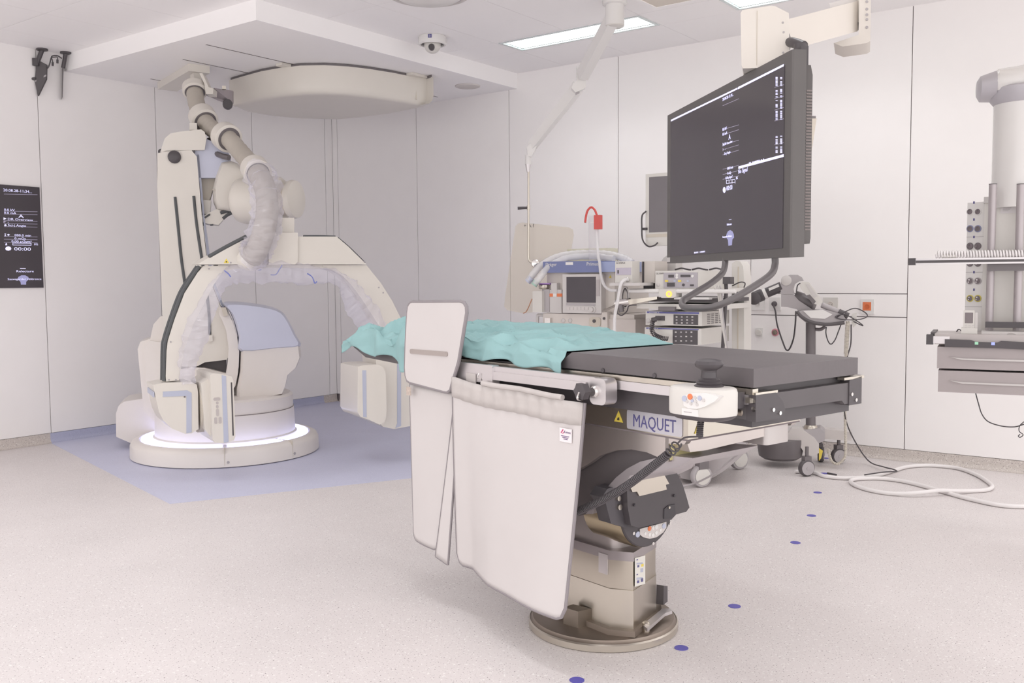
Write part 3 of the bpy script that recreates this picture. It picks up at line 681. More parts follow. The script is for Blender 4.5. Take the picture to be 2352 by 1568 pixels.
obj('care_tag', box(SH, 0.735, 0.768, 0.012, 0.014, 0.865, 0.900), M('tag_beige', (196, 180, 170), 0.6, var=0.15, scale=90), sc_)
# ------------------------------------------------------------------ floor-mounted robotic C-arm
RC = pd(510, 639, 7.33); RC.z = 0
V0 = Fr((RC.x, RC.y, 0), YAW)
RF = Fr((RC.x, RC.y, 0), YAW+0.30)                 # x to the right, y away from the camera
rob = thing('robotic_c_arm', 'cream robotic C-arm scanner on a round light-ringed floor base', 'medical robot', RF.o)
putty = M('putty_cover', (229, 222, 217), 0.38, var=0.012)
bs = obj('base_ring', lathe(RF.o, (0, 0, 1), [(0.70, 0.004), (0.715, 0.010), (0.712, 0.10), (0.70, 0.125), (0.672, 0.140), (0.645, 0.142), (0.645, 0.135), (0.50, 0.135)], 72, True), putty, rob, smooth=True)
def ringseg(r0, r1, z0, z1, a0, a1, n=20):
    bm = B(); q = []
    for i in range(n+1):
        t = a0+(a1-a0)*i/n; c, s = math.cos(t), math.sin(t)
        q.append([bm.verts.new(RF.w(r*c, r*s, z)) for r, z in ((r0, z0), (r1, z0), (r1, z1), (r0, z1))])
    for a, b in zip(q, q[1:]):
        for k in range(4): bm.faces.new((a[k], a[(k+1) % 4], b[(k+1) % 4], b[k]))
    bm.faces.new(q[0]); bm.faces.new(q[-1][::-1]); return bm
D2R = math.radians
for a0, a1 in ((-205, -76), (-73, -33), (-30, 20), (24, 150)):
    obj('led_strip', ringseg(0.545, 0.632, 0.136, 0.146, D2R(a0-17), D2R(a1-17)), ledm, bs, label='glowing bluish light strip')
for a in (-91.5, -48.5): obj('ring_joint', ringseg(0.545, 0.7145, 0.02, 0.1463, D2R(a-0.12), D2R(a+0.12), 1), creamd, bs)
for a in (-89.5, -47.0): obj('ring_screw', cyl(RF.w(0.712*math.cos(D2R(a)), 0.712*math.sin(D2R(a)), 0.045), RF.w(0.718*math.cos(D2R(a)), 0.718*math.sin(D2R(a)), 0.045), 0.010, 12), grey, bs)
car = obj('carousel', lathe(RF.o, (0, 0, 1), [(0.545, 0.138), (0.545, 0.155), (0.532, 0.165), (0.525, 0.345), (0.52, 0.350), (0.520, 0.356), (0.518, 0.445), (0.50, 0.462), (0.0, 0.465)], 64, False), putty, rob, smooth=True)
obj('carousel_joint', lathe(RF.o, (0, 0, 1), [(0.5235, 0.349), (0.5235, 0.354)], 64, False), gapm, car)
# cable box behind the base
obj('cable_box', prism_xz(RF, [RF.iy(a, b, 0.35) for a, b in ((267, 1003), (266, 950), (272, 932), (285, 922), (330, 915), (352, 918), (400, 935), (400, 1030), (330, 1030))], 0.35, 0.80), putty, rob, bevel=0.03, seg=3)
# shoulder cover left of the arm
shc = obj('shoulder_cover', pixprism(RF, [(316, 802), (322, 785), (345, 778), (352, 745), (368, 727), (400, 722), (470, 760), (470, 930), (400, 1000), (384, 999), (352, 965), (330, 945)], 0.02, 0.45), putty, rob, bevel=0.025, seg=3)
obj('shoulder_panel', pixprism(RF, [(330, 795), (345, 782), (400, 790), (400, 960), (352, 955), (338, 930)], -0.005, 0.03), putty, shc, bevel=0.008)
# main upright link
link_pix = [(362, 352), (385, 345), (440, 345), (452, 360), (458, 430), (464, 500), (474, 590), (487, 655), (505, 700), (525, 745), (532, 785), (530, 812), (520, 826), (470, 832), (455, 840), (400, 850), (378, 800), (372, 700), (366, 550), (361, 430)]
lk = obj('upright_link', pixprism(RF, link_pix, -0.10, 0.24), cream, rob, bevel=0.022, seg=3)
obj('link_rim', pixprism(RF, [(452, 355), (459, 430), (466, 500), (476, 590), (490, 655), (508, 700), (528, 745), (536, 785), (534, 815), (540, 785), (532, 742), (512, 698), (495, 655), (482, 590), (470, 500), (464, 430), (457, 355)], -0.06, 0.20), lavs, lk)
def strip(pix, y, r, parent, mat=rub):
    return obj('bumper_strip', add_tube(B(), spline([RF.w(*(lambda q: (q[0], y, q[1]))(RF.iy(a, b, y))) for a, b in pix], 6), r, 8), mat, parent, smooth=True)
strip([(402, 452), (409, 520), (416, 590), (424, 648), (428, 690)], -0.102, 0.011, lk)
strip([(445, 450), (451, 510), (459, 565), (466, 610), (474, 665), (480, 720), (482, 768)], -0.102, 0.011, lk)
obj('link_nub', pixprism(RF, [(474, 770), (488, 770), (488, 784), (474, 784)], -0.125, -0.10), cream, lk, bevel=0.005)
# cap with dark motor
cap = obj('link_cap', pixprism(RF, [(368, 349), (378, 318), (392, 306), (420, 301), (462, 297), (470, 303), (474, 320), (470, 344), (440, 345)], -0.10, 0.26), cream, rob, bevel=0.02, seg=3)
obj('cap_gap', pixprism(RF, [(366, 352), (368, 347), (448, 344), (447, 351)], -0.095, 0.2), blk, cap)
obj('motor', lathe(RF.w(RF.iy(402, 362, 0)[0], -0.125, RF.iy(402, 360, -0.12)[1]), RF.ey, [(0.035, 0), (0.048, 0.01), (0.048, 0.10)], 20), blk, cap, smooth=True)
obj('motor', lathe(RF.w(RF.iy(370, 350, 0)[0], 0.0, RF.iy(370, 348, -0.0)[1]), RF.ey, [(0.018, 0), (0.022, 0.006), (0.022, 0.08)], 16), blk, cap, smooth=True)
# lavender elbow
elb = obj('elbow', pixprism(RF, [(443, 345), (447, 330), (458, 321), (472, 318), (500, 330), (522, 345), (530, 362), (530, 385), (505, 390), (496, 408), (455, 408), (452, 380), (446, 360)], -0.06, 0.26), lav, rob, bevel=0.03, seg=3)
obj('elbow_joint_line', pixprism(RF, [(490, 352), (492, 352), (494, 400), (492, 400)], -0.001, 0.002), grey, elb)
obj('forearm_post', pixprism(RF, [(457, 405), (497, 405), (484, 452), (478, 470), (458, 470), (456, 440)], 0.03, 0.24), creamd, rob, bevel=0.012)
obj('forearm_bracket', pixprism(RF, [(456, 458), (485, 460), (482, 492), (458, 490)], 0.0, 0.2), cream, rob, bevel=0.008)
# wrist: rounded bell and horizontal drum
wr_ = obj('wrist_bell', pixloft(RF, [(503, 384), (508, 373), (528, 369), (545, 375), (572, 400), (590, 415), (590, 495), (545, 492), (520, 487), (498, 482), (490, 462), (488, 435), (495, 405)], -0.02, [(-0.13, 0.82), (-0.10, 0.93), (-0.03, 1.0), (0.12, 1.0), (0.2, 0.85)]), cream, rob, smooth=True, angle=55)
obj('bell_seam', pixprism(RF, [(488, 434), (533, 446), (533, 448), (488, 436)], -0.128, -0.11), creamd, wr_)
obj('wrist_fork', pixprism(RF, [(462, 500), (480, 488), (498, 480), (520, 488), (512, 505), (502, 516), (478, 514), (466, 510)], -0.05, 0.15), cream, rob, bevel=0.012)
for pts in (((506, 489), (520, 485), (532, 486), (542, 488)), ((512, 502), (522, 494), (532, 489))):
    strip(list(pts), -0.06, 0.012, wr_)
strip([(470, 500), (476, 496), (482, 492)], -0.055, 0.007, wr_); strip([(462, 514), (470, 516)], -0.05, 0.010, wr_); strip([(483, 517), (490, 516)], -0.05, 0.006, wr_)
wd = pd(640, 466, 7.0)
AX = (V0.ex*0.92+V0.ey*-0.25).normalized()
drum_c = pd(540, 462, 7.15)
dm = obj('wrist_drum', lathe(drum_c, AX, [(0.10, 0.0), (0.165, 0.05), (0.178, 0.10), (0.178, 0.34), (0.17, 0.385), (0.155, 0.40)], 40), cream, rob, smooth=True)
obj('drum_neck', lathe(drum_c+AX*0.39, AX, [(0.118, 0), (0.118, 0.085)], 32), creamd, dm, smooth=True)
obj('drum_flange', lathe(drum_c+AX*0.465, AX, [(0.11, 0.0), (0.140, 0.008), (0.145, 0.03), (0.138, 0.055), (0.11, 0.068), (0.0, 0.07)], 36, False), cream, dm, smooth=True)
obj('flange_cup', prism_xz(RF, [RF.iy(a, b, -0.16) for a, b in ((640, 418), (662, 416), (683, 424), (668, 428), (645, 426))], -0.16, 0.10), cream, dm, bevel=0.01)

# counterweight drum with lavender hood, standing on the carousel
cw_pix_up = [(513, 697), (535, 694), (575, 697), (622, 705), (648, 716), (664, 738), (680, 770), (690, 795), (640, 800), (552, 807), (547, 775), (538, 740), (527, 715)]
cw_pix_lo = [(552, 796), (620, 790), (688, 784), (692, 815), (682, 840), (662, 858), (656, 885), (648, 905), (600, 914), (543, 924), (542, 890), (550, 850)]
hood = obj('drum_hood', pixloft(RF, soft(cw_pix_up, 3), -0.16, [(-0.30, 0.90), (-0.26, 0.965), (-0.16, 1.0), (0.15, 1.0), (0.30, 0.9)]), lav, rob, smooth=True, angle=50)
obj('drum_body', pixloft(RF, cw_pix_lo, -0.16, [(-0.28, 0.90), (-0.24, 0.965), (-0.16, 1.0), (0.15, 1.0), (0.28, 0.9)]), putty, rob, smooth=True, angle=50)
sdp = RF.iy(520, 792, -0.20)
obj('drum_side_disc', pixprism(RF, [(506, 706), (520, 706), (524, 716), (534, 738), (545, 775), (549, 812), (547, 855), (541, 885), (528, 905), (500, 905), (496, 880), (518, 865), (523, 835), (525, 800), (520, 760), (510, 735), (503, 722)], -0.22, 0.20), putty, rob, bevel=0.015)
obj('drum_side_rib', pixprism(RF, [(508, 707), (519, 706), (524, 724), (514, 726)], -0.26, 0.1), creamd, hood, bevel=0.006)
obj('gear_case', pixprism(RF, [(458, 830), (470, 822), (520, 820), (520, 870), (455, 870)], -0.02, 0.15), blk2, rob, bevel=0.006)
obj('carousel_riser', pixprism(RF, [(400, 840), (470, 845), (530, 860), (640, 900), (640, 925), (480, 935), (400, 935)], -0.10, 0.25), putty, rob, bevel=0.01)

# ------------------------------------------------------------------ the C itself
_p, _q = pd(400, 639, 6.15), pd(930, 639, 7.0)
CA = math.atan2(_q.y-_p.y, _q.x-_p.x)
CF = Fr((_p.x, _p.y, 0), CA)                        # x along the C towards the tube, y away from the camera
Y0, Y1 = -0.07, 0.07
def cp(pix, y0=Y0, y1=Y1): return prism_xz(CF, [CF.iy(a, b, y0) for a, b in pix], y0, y1)
Lo = [(382, 876), (381, 864), (383, 804), (386, 782), (401, 734), (424, 673), (454, 626), (467, 611)]
Li = [(528, 612), (510, 626), (490, 655), (475, 686), (445, 743), (423, 804), (411, 873)]
Ro = [(842, 609), (875, 650), (901, 691), (924, 738), (944, 790), (950, 830)]
Ri = [(905, 830), (893, 790), (870, 747), (831, 686), (812, 660), (788, 634), (760, 616), (742, 612)]
arcL = obj('c_arm_segment', cp(Lo+[(520, 610)]+Li), cream, rob, bevel=0.006)
arcR = obj('c_arm_segment', cp(Ro+Ri+[(740, 609)]), cream, rob, bevel=0.006)
obj('c_arm_crossbar', cp([(500, 608), (800, 608), (790, 630), (755, 617), (640, 614), (540, 617), (512, 626)], Y0+0.005, Y1-0.005), cream, rob, bevel=0.004)
brd = obj('c_arm_bridge', cp([(454, 607), (478, 592), (569, 543), (773, 543), (800, 566), (842, 607)], Y0-0.03, Y1+0.03), cream, rob, bevel=0.008)
obj('bridge_block', cp([(617, 608), (617, 560), (630, 543), (632, 534), (684, 534), (684, 600), (678, 607)], Y0-0.055, Y1), cream, rob, bevel=0.012)
obj('bridge_neck', cp([(634, 537), (634, 500), (676, 500), (676, 537)], -0.075, 0.11), cream, rob, bevel=0.012)
obj('bridge_neck_line', cp([(636, 534), (674, 534), (674, 536), (636, 536)], -0.077, 0.0), grey, brd)
def cstrip(pix, y, r, parent): return obj('bumper_strip', add_tube(B(), spline([CF.w(*(lambda q: (q[0], y, q[1]))(CF.iy(a, b, y))) for a, b in pix], 4), r, 8), rub, parent, smooth=True)
cstrip([(479, 590), (520, 567), (566, 543)], Y0-0.02, 0.014, brd)
cstrip([(697, 543), (735, 543), (770, 544)], Y0-0.02, 0.010, brd)
cstrip([(776, 546), (800, 566), (838, 603)], Y0-0.0, 0.006, brd)
def outer_strip(y, parent):
    pts = []
    for a, b in [(382, 876), (383, 804), (386, 782), (401, 734), (424, 673), (454, 626), (463, 613)]:
        x, z = CF.iy(a, b, Y0); pts.append(CF.w(x-0.010, y, z+0.004))
    return obj('bumper_strip', add_tube(B(), spline(pts, 5), 0.013, 8), rub, parent, smooth=True)
outer_strip(-0.052, arcL); outer_strip(0.015, arcL)
for a, b, par in ((530, 603, brd), (610, 603, brd), (836, 600, brd), (480, 617, arcL), (388, 872, arcL), (392, 785, arcL), (404, 872, arcL), (870, 660, arcR), (880, 672, arcR), (922, 736, arcR), (916, 742, arcR)):
    x, z = CF.iy(a, b, Y0-0.03 if par is brd else Y0); yy = Y0-0.03 if par is brd else Y0
    obj('screw', cyl(CF.w(x, yy, z), CF.w(x, yy-0.003, z), 0.006, 8), grey, par)
x, z = CF.iy(520, 604, Y0-0.031); warn(CF.w(x, Y0-0.0305, z), CF.ex, CF.ez, -CF.ey, 0.034, brd)

# detector side
yd = -0.10
dc = obj('detector_carriage', prism_xz(CF, [CF.iy(a, b, yd) for a, b in ((352, 884), (375, 879), (440, 877), (452, 883), (455, 900), (456, 985), (440, 995), (425, 996), (395, 984), (375, 965), (365, 945), (358, 915))], yd, 0.14), cream, rob, bevel=0.02, seg=3)
obj('lavender_stripe', prism_xz(CF, [CF.iy(a, b, yd) for a, b in ((374, 899), (430, 896), (440, 902), (440, 992), (428, 995), (428, 909), (374, 911))], yd-0.003, yd+0.002), lavs, dc)
obj('lavender_stripe', prism_yz(CF, [(yd, CF.iy(374, 899, yd)[1]), (0.11, CF.iy(374, 899, yd)[1]+0.012), (0.11, CF.iy(374, 911, yd)[1]+0.012), (yd, CF.iy(374, 911, yd)[1])], CF.iy(353, 905, yd)[0]-0.002, CF.iy(353, 905, yd)[0]+0.004), lavs, dc)
obj('screw', cyl(CF.w(CF.iy(424, 911, yd)[0], yd, CF.iy(424, 911, yd)[1]), CF.w(CF.iy(424, 911, yd)[0], yd-0.003, CF.iy(424, 911, yd)[1]), 0.006, 8), greyd, dc)
xz = CF.iy(463, 940, -0.08)
obj('turntable', lathe(CF.w(CF.iy(452, 935, 0)[0], 0.02, xz[1]), CF.ex, [(0.165, 0), (0.165, 0.045), (0.155, 0.06)], 36), creamd, dc, smooth=True)
ydt = -0.20
dbx = [CF.iy(a, b, ydt) for a, b in ((483, 862), (489, 857), (513, 859), (532, 864), (536, 875), (541, 1002), (537, 1011), (515, 1018), (494, 1016), (488, 1008))]
dt = obj('flat_detector', prism_xz(CF, dbx, ydt, 0.20), cream, rob, bevel=0.014, seg=3)
obj('detector_rear', prism_xz(CF, [CF.iy(a, b, ydt+0.05) for a, b in ((462, 880), (486, 866), (488, 1008), (470, 985))], ydt+0.05, 0.17), cream, dt, bevel=0.02, seg=3)
obj('lavender_stripe', prism_xz(CF, [CF.iy(a, b, ydt) for a, b in ((509, 861), (519, 863), (525, 1015), (514, 1017))], ydt-0.002, 0.202), lavs, dt)
obj('panel_slot', prism_xz(CF, [CF.iy(a, b, ydt) for a, b in ((530, 878), (533, 878), (537, 1000), (534, 1000))], ydt-0.002, ydt+0.003), blk, dt)
for (a, b, c, e) in ((490, 913, 506, 919), (496, 922, 502, 928), (496, 930, 502, 937), (496, 939, 503, 955), (492, 958, 499, 973), (502, 957, 509, 972)):
    x0, z1 = CF.iy(a, b, ydt); x1, z0 = CF.iy(c, e, ydt)
    obj('key', prism_xz(CF, rrect(x0, x1, z0, z1, min(x1-x0, z1-z0)*0.48, 4), ydt-0.003, ydt+0.001), M('key_grey', (192, 184, 182), 0.5), dt)
# tube side
yt = -0.24
thp = [(822, 842), (832, 839), (868, 837), (880, 843), (886, 858), (888, 945), (885, 968), (872, 975), (848, 964), (828, 957), (821, 945)]
th = obj('tube_head', prism_xz(CF, [CF.iy(a, b, yt) for a, b in thp], yt, 0.10), cream, rob, bevel=0.03, seg=4)
obj('lavender_stripe', prism_xz(CF, [CF.iy(a, b, yt) for a, b in ((832, 850), (841, 850), (842, 958), (834, 957))], yt-0.002, yt+0.006), lavs, th)
tcg = obj('tube_carriage', prism_xz(CF, [CF.iy(a, b, -0.12) for a, b in ((862, 812), (900, 805), (960, 800), (975, 960), (960, 975), (905, 985), (880, 980), (866, 965), (870, 900))], -0.12, 0.14), cream, rob, bevel=0.03, seg=3)
obj('lavender_stripe', prism_xz(CF, [CF.iy(a, b, -0.12) for a, b in ((912, 808), (921, 808), (921, 978), (908, 983), (912, 972))], -0.123, -0.116), lavs, tcg)
obj('tube_shoulder', prism_xz(CF, [CF.iy(a, b, -0.05) for a, b in ((915, 750), (926, 735), (960, 738), (965, 830), (905, 830))], -0.05, 0.12), cream, rob, bevel=0.01)

# flexible supply hose with collars
hp = [pd(446, 196, 7.62), pd(452, 240, 7.5), pd(474, 282, 7.35), pd(500, 305, 7.22), pd(524, 318, 7.1), pd(560, 358, 6.95), pd(588, 392, 6.68), pd(608, 430, 6.48), pd(614, 480, 6.34), pd(606, 530, 6.26), pd(590, 575, 6.24), pd(576, 592, 6.27)]
hs_ = spline(hp, 14)
n_h = len(hs_)
ho = obj('supply_hose', add_tube(B(), hs_, lambda t: (0.066 if t < 0.56 else 0.074)+0.0022*math.sin(t*n_h*2.1), 16), hosem, rob, smooth=True)
def collar(i, r, L, mat=cream):
    p = hs_[i]; d = (hs_[min(i+2, n_h-1)]-hs_[max(i-2, 0)]).normalized()
    obj('hose_collar', lathe(p-d*L/2, d, [(r*0.86, 0), (r, 0.008), (r, L-0.008), (r*0.86, L)], 28), mat, ho, smooth=True)
    obj('collar_lining', lathe(p+d*(L/2-0.002), d, [(r*0.84, 0), (r*0.80, 0.004), (0.066, 0.004)], 28, False), greyd, ho)
collar(3, 0.096, 0.075); collar(24, 0.105, 0.11); collar(54, 0.108, 0.10); collar(84, 0.100, 0.13)
obj('collar_clip', box(RF, *(lambda q: (q[0]-0.035, q[0]+0.02, 0.0, 0.12, q[1]-0.035, q[1]+0.02))(RF.iy(446, 288, 0.0))), cream, ho, bevel=0.006)
obj('hose_label', prism([pd(581, 393, 6.57), pd(594, 388, 6.56), pd(597, 397, 6.55), pd(584, 402, 6.56)], CW*0.004), pwhite, ho)
obj('hose_boot', lathe(pd(574, 588, 6.30), -CF.ey*0.6+Vector((0, 0, 0.6)), [(0.09, -0.05), (0.092, -0.03), (0.088, 0.0), (0.072, 0.02)], 24), cream, ho, smooth=True)
obj('elbow_guard', tube([pd(480, 320, 7.3), pd(492, 348, 7.24), pd(510, 358, 7.18), pd(526, 362, 7.15)], 0.022, 8), greyd, rob, smooth=True)

# crumpled clear film around hose and inner edge of the C
def film(path, r, n=14, seed=0.0, squash=1.0, k=10):
    pts = spline(path, k); bm = B(); rings = []; prev = None; m = len(pts)
    for i, p in enumerate(pts):
        d = (pts[min(i+1, m-1)]-pts[max(i-1, 0)]).normalized()
        a = basis(d)[0] if prev is None else (prev-d*prev.dot(d)).normalized(); b = d.cross(a); prev = a
        row = []
        for j in range(n):
            t = 2*PI*j/n; off = noise.noise(Vector((i*0.55+seed, math.cos(t)*1.7, math.sin(t)*1.7+seed)))
            rr = (r(i/(m-1)) if callable(r) else r)*(1+0.42*off)
            row.append(bm.verts.new(p+a*math.cos(t)*rr+b*math.sin(t)*rr*squash))
        rings.append(row)
    for p, q in zip(rings, rings[1:]):
        for j in range(n): bm.faces.new((p[j], p[(j+1) % n], q[(j+1) % n], q[j]))
    return bm
f1 = obj('clear_film', film(hs_[88::6], lambda t: 0.105-0.01*t, 16, 2.0, k=4), clear, rob, label='crumpled transparent plastic film')
inner = [(430, 880), (428, 840), (438, 800), (452, 757), (470, 715), (488, 675), (510, 645), (540, 626), (600, 622), (660, 624), (720, 632), (765, 634), (795, 655), (818, 690), (838, 722), (860, 757), (875, 790)]
ip = [CF.w(CF.iy(a, b, -0.06)[0], -0.07, CF.iy(a, b, -0.06)[1]) for a, b in inner]
obj('clear_film', film(ip, lambda t: 0.050+0.030*math.sin(t*9)**2+(0.02 if t > 0.75 else 0), 12, 7.0, k=6), clear, rob, label='crumpled transparent plastic film')
tie_m = M('blue_tie', (120, 130, 196), 0.5)
for pts in (((515, 621), (524, 628), (530, 636)), ((622, 631), (634, 630), (642, 618), (648, 609)), ((706, 628), (717, 636), (723, 650), (728, 646)), ((594, 620), (600, 619))):
    obj('film_tie', tube([CF.w(CF.iy(a, b, -0.13)[0], -0.13, CF.iy(a, b, -0.13)[1]) for a, b in pts], 0.004, 6, 4), tie_m, rob)

# ------------------------------------------------------------------ ceiling supply cover and hose bracket
cv = thing('ceiling_supply_cover', 'large cream curved cover hung under the lowered ceiling', 'ceiling unit', pz(780, 180, HS))
near = [pz(a, b, HS-0.02) for a, b in ((526, 184), (560, 174), (600, 163), (645, 155), (690, 150), (745, 149), (800, 152), (850, 158), (900, 166), (950, 176), (980, 180.5))]
farp = [pz(a, b, HS-0.25) for a, b in ((996, 238), (978, 246), (957, 251), (900, 262), (840, 270), (775, 276), (690, 274), (620, 268), (560, 258), (534, 246))]
plan = [(p.x, p.y) for p in near]+[(p.x, p.y) for p in farp]
def planprism(plan, levels):
    cx = sum(p[0] for p in plan)/len(plan); cy = sum(p[1] for p in plan)/len(plan)
    bm = B(); rings = []
    for z, s in levels: rings.append([bm.verts.new((cx+(x-cx)*s, cy+(y-cy)*s, z)) for x, y in plan])
    n = len(plan)
    for p, q in zip(rings, rings[1:]):
        for i in range(n): bm.faces.new((p[i], p[(i+1) % n], q[(i+1) % n], q[i]))
    bm.faces.new(rings[0]); bm.faces.new(rings[-1]); return bm
cs = obj('cover_shell', planprism(plan, [(HS-0.022, 1.0), (HS-0.18, 1.0), (HS-0.225, 0.985), (HS-0.247, 0.955), (HS-0.252, 0.90)]), cream, cv, smooth=True, angle=60)
obj('mounting_gap', planprism(plan, [(HS-0.003, 0.985), (HS-0.023, 0.985)]), greyd, cv)
pe = pz(945, 178, HS-0.02)
obj('end_joint', prism([pd(953, 186, pe.length*0+ (pe-CC).dot(CW)-0.012), pd(955, 186, (pe-CC).dot(CW)-0.012), pd(957, 228, (pe-CC).dot(CW)-0.012), pd(955, 228, (pe-CC).dot(CW)-0.012)], CW*0.02), creamd, cs)
for a, b in ((665, 150), (960, 172)):
    q = pz(a, b, HS-0.004); obj('mounting_foot', box(Fr((q.x, q.y, 0), PI/2), -0.10, 0.12, -0.03, 0.05, HS-0.022, HS-0.001), cream, cv, bevel=0.004)
hb = thing('hose_bracket', 'cream ceiling bracket with grey plate carrying the robot hose', 'bracket', pz(420, 170, HS))
p0, p1 = pz(455, 150, HS), pz(384, 192, HS)
BF = Fr((p0.x, p0.y, 0), math.atan2(p1.y-p0.y, p1.x-p0.x)); Lb = (p1-p0).length
obj('ceiling_plate', box(BF, -0.03, Lb, -0.085, 0.085, HS-0.06, HS-0.0005), cream, hb, bevel=0.008)
obj('hanger', prism([pd(469, 192, 7.55), pd(458, 168, 7.55), pd(465, 168, 7.55), pd(479, 200, 7.55), pd(490, 203, 7.55), pd(489, 216, 7.55), pd(473, 216, 7.55)], CW*0.10), cream, hb, bevel=0.006)
obj('hanger_post', box(BF, 0.02, 0.12, -0.03, 0.03, 2.90, HS-0.05), cream, hb, bevel=0.004)
obj('steel_plate', prism([pd(470, 217, 7.62), pd(492, 202, 7.62), pd(534, 208, 7.75), pd(534, 236, 7.75), pd(525, 240, 7.73)], CW*0.03), M('bracket_steel', (168, 160, 164), 0.35, 0.7), hb)
obj('dark_stop', lathe(pd(523, 238, 7.70), RF.ey, [(0.035, 0), (0.04, 0.01), (0.04, 0.06)], 16), blk, hb, smooth=True)
obj('thumb_screw', box(RF, *(lambda q: (q[0], q[0]+0.03, 0.25, 0.30, q[1], q[1]+0.025))(RF.iy(510, 204, 0.25))), steel, hb)
# ------------------------------------------------------------------ large ceiling-hung display
_l, _rr = pd(1532, 639, 4.93), pd(1813, 639, 3.53)
DA = math.atan2(_rr.y-_l.y, _rr.x-_l.x); DW = (_rr-_l).length
DF = Fr((_l.x, _l.y, 0), DA)                         # x along the screen, front faces -y
zb = sum(DF.iy(a, b, 0)[1] for a, b in ((1533, 603), (1811, 592)))/2; zt = sum(DF.iy(a, b, 0)[1] for a, b in ((1532, 263), (1813, 121)))/2
dp = thing('ceiling_display', 'huge black flat display with grab handle hung on a beige ceiling boom', 'display', DF.w(DW/2, 0.03, zb))
case_m = M('display_case', (98, 94, 93), 0.45, var=0.02)
front = obj('display_case', prism_xy(DF, [(0, 0), (DW, 0), (DW+0.006, 0.006), (DW+0.006, 0.055), (0, 0.055)], zb, zt), case_m, dp, bevel=0.003)
side_m = M('vented_grille', (128, 118, 116), 0.5, var=0.1, scale=150)
obj('rear_shell', prism_xz(DF, [(0.06, zb+0.05), (DW-0.01, zb+0.05), (DW-0.004, zb+0.07), (DW-0.004, zt-0.09), (DW-0.02, zt-0.05), (0.06, zt-0.05)], 0.055, 0.085), case_m, dp, bevel=0.006)
bmv = B()
for i in range(46):
    z = zb+0.10+i*(zt-zb-0.24)/46; add_box(bmv, DF, DW-0.006, DW-0.0015, 0.060, 0.082, z, z+0.006)
obj('side_vents', bmv, side_m, dp)
sx0, sx1 = DF.iy(1541, 430, 0)[0], DF.iy(1800, 430, 0)[0]
sz0 = zb+0.035; sz1 = zt-0.045
sc1 = obj('screen', box(DF, sx0, sx1, -0.0025, 0.002, sz0, sz1), screen, dp, label='dark glossy screen with white read-outs')
def D(px_, py_): return DF.iy(px_, py_, -0.003)
def dtext(s, px0, py0, h, w=None, mat=glyph, rot=0.0):
    x, z = D(px0, py0); return text('screen_text', s, DF, x, -0.0042, z, h*1.38, mat, sc1, xs=1.0 if w is None else w, rot=rot)
def dquad(name, pix, mat): return obj(name, prism([DF.w(D(a, b)[0], -0.0026, D(a, b)[1]) for a, b in pix], -DF.ey*0.0006), mat, sc1)
dquad('title_bar', [(1541, 279), (1694, 205), (1694, 201), (1541, 275)], glyph)
dquad('title_bar', [(1695, 205), (1800, 152), (1800, 147), (1695, 200)], glyph)
dquad('title_bar', [(1696, 388), (1800, 360), (1800, 354), (1696, 382)], glyph)
fh = (zt-zb)/470.0
def col(lines):
    for s, px0, py0, hpx in lines: dtext(s, px0, py0, hpx*0.00167)
col([('20.08.28-11:34...', 1660, 232, 8), ('0.0 kV', 1660, 301, 8), ('0.0 mA', 1660, 312, 8), ('A', 1674, 321, 14), ('DR Overview', 1664, 334, 7), ('-', 1666, 345, 7), ('Sci-j Angio', 1664, 356, 7),
     ('000.0 min', 1671, 390, 7), ('0 mGy', 1671, 401, 7), ('0.00 µGym²', 1667, 412, 7), ('00:00', 1669, 438, 13), ('No Signal', 1696, 399, 11), ('Relecture', 1670, 518, 6), ('Sauvegarder référence', 1660, 546, 5), ('0%', 1691, 412, 7)])
for y0, y1 in ((243, 227), (298, 287), (310, 298), (333, 322), (344, 333), (356, 345), (389, 380), (401, 392), (412, 404)):
    dquad('screen_rule', [(1660, y0), (1697, y1), (1697, y1-0.8), (1660, y0-0.8)], glyphd)
for y0 in (413, 420): dquad('gauge_line', [(1668, y0+2), (1688, y0-1), (1688, y0-2), (1668, y0+1)], glyph)
for x0 in (1668, 1674, 1681, 1688): dquad('gauge_line', [(x0, 421), (x0+0.8, 421), (x0+0.8, 413), (x0, 413)], glyph)
dquad('clock_icon', [(1660, 436), (1661, 431), (1663.5, 429), (1666, 431), (1667, 436), (1666, 441), (1663.5, 443), (1661, 441)], glyph)
dquad('play_icon', [(1660, 336), (1663.5, 332), (1660, 328)], glyph); dquad('play_icon', [(1660, 347), (1663, 343), (1660, 340)], glyphd)
dquad('menu_tick', [(1674, 505), (1680, 504), (1680, 503), (1674, 504)], glyph)
dquad('lamp_icon', [(1668, 545), (1669, 537), (1672, 531), (1677, 528), (1682, 531), (1685, 537), (1686, 545), (1682, 550), (1681, 563), (1673, 564), (1672, 551)], M('icon_lavender', (160, 160, 200), 0.5, emit=0.3))
# read-outs too small to read: rows of tiny marks
rm = random.Random(3)
def marks(px0, py0, px1, py1, n, h, up=False):
    bm = B()
    for i in range(n):
        t0 = (i+0.15)/n; t1 = t0+rm.uniform(0.4, 0.75)/n
        if rm.random() < 0.12: continue
        p, q = [(px0+(px1-px0)*t, py0+(py1-py0)*t) for t in (t0, t1)]
        o = (h, 0) if up else (0, h)
        (xa, za), (xb, zb_), (xc, zc_), (xd, zd) = D(*p), D(*q), D(q[0]-o[0], q[1]-o[1]), D(p[0]-o[0], p[1]-o[1])
        add_prism(bm, [DF.w(u, -0.0026, v) for u, v in ((xa, za), (xb, zb_), (xc, zc_), (xd, zd))], -DF.ey*0.0006)
    return obj('screen_marks', bm, glyphd if h < 3 else glyph, sc1)
marks(1720, 377, 1755, 368, 14, 4); marks(1594, 582, 1620, 579, 10, 3.5)
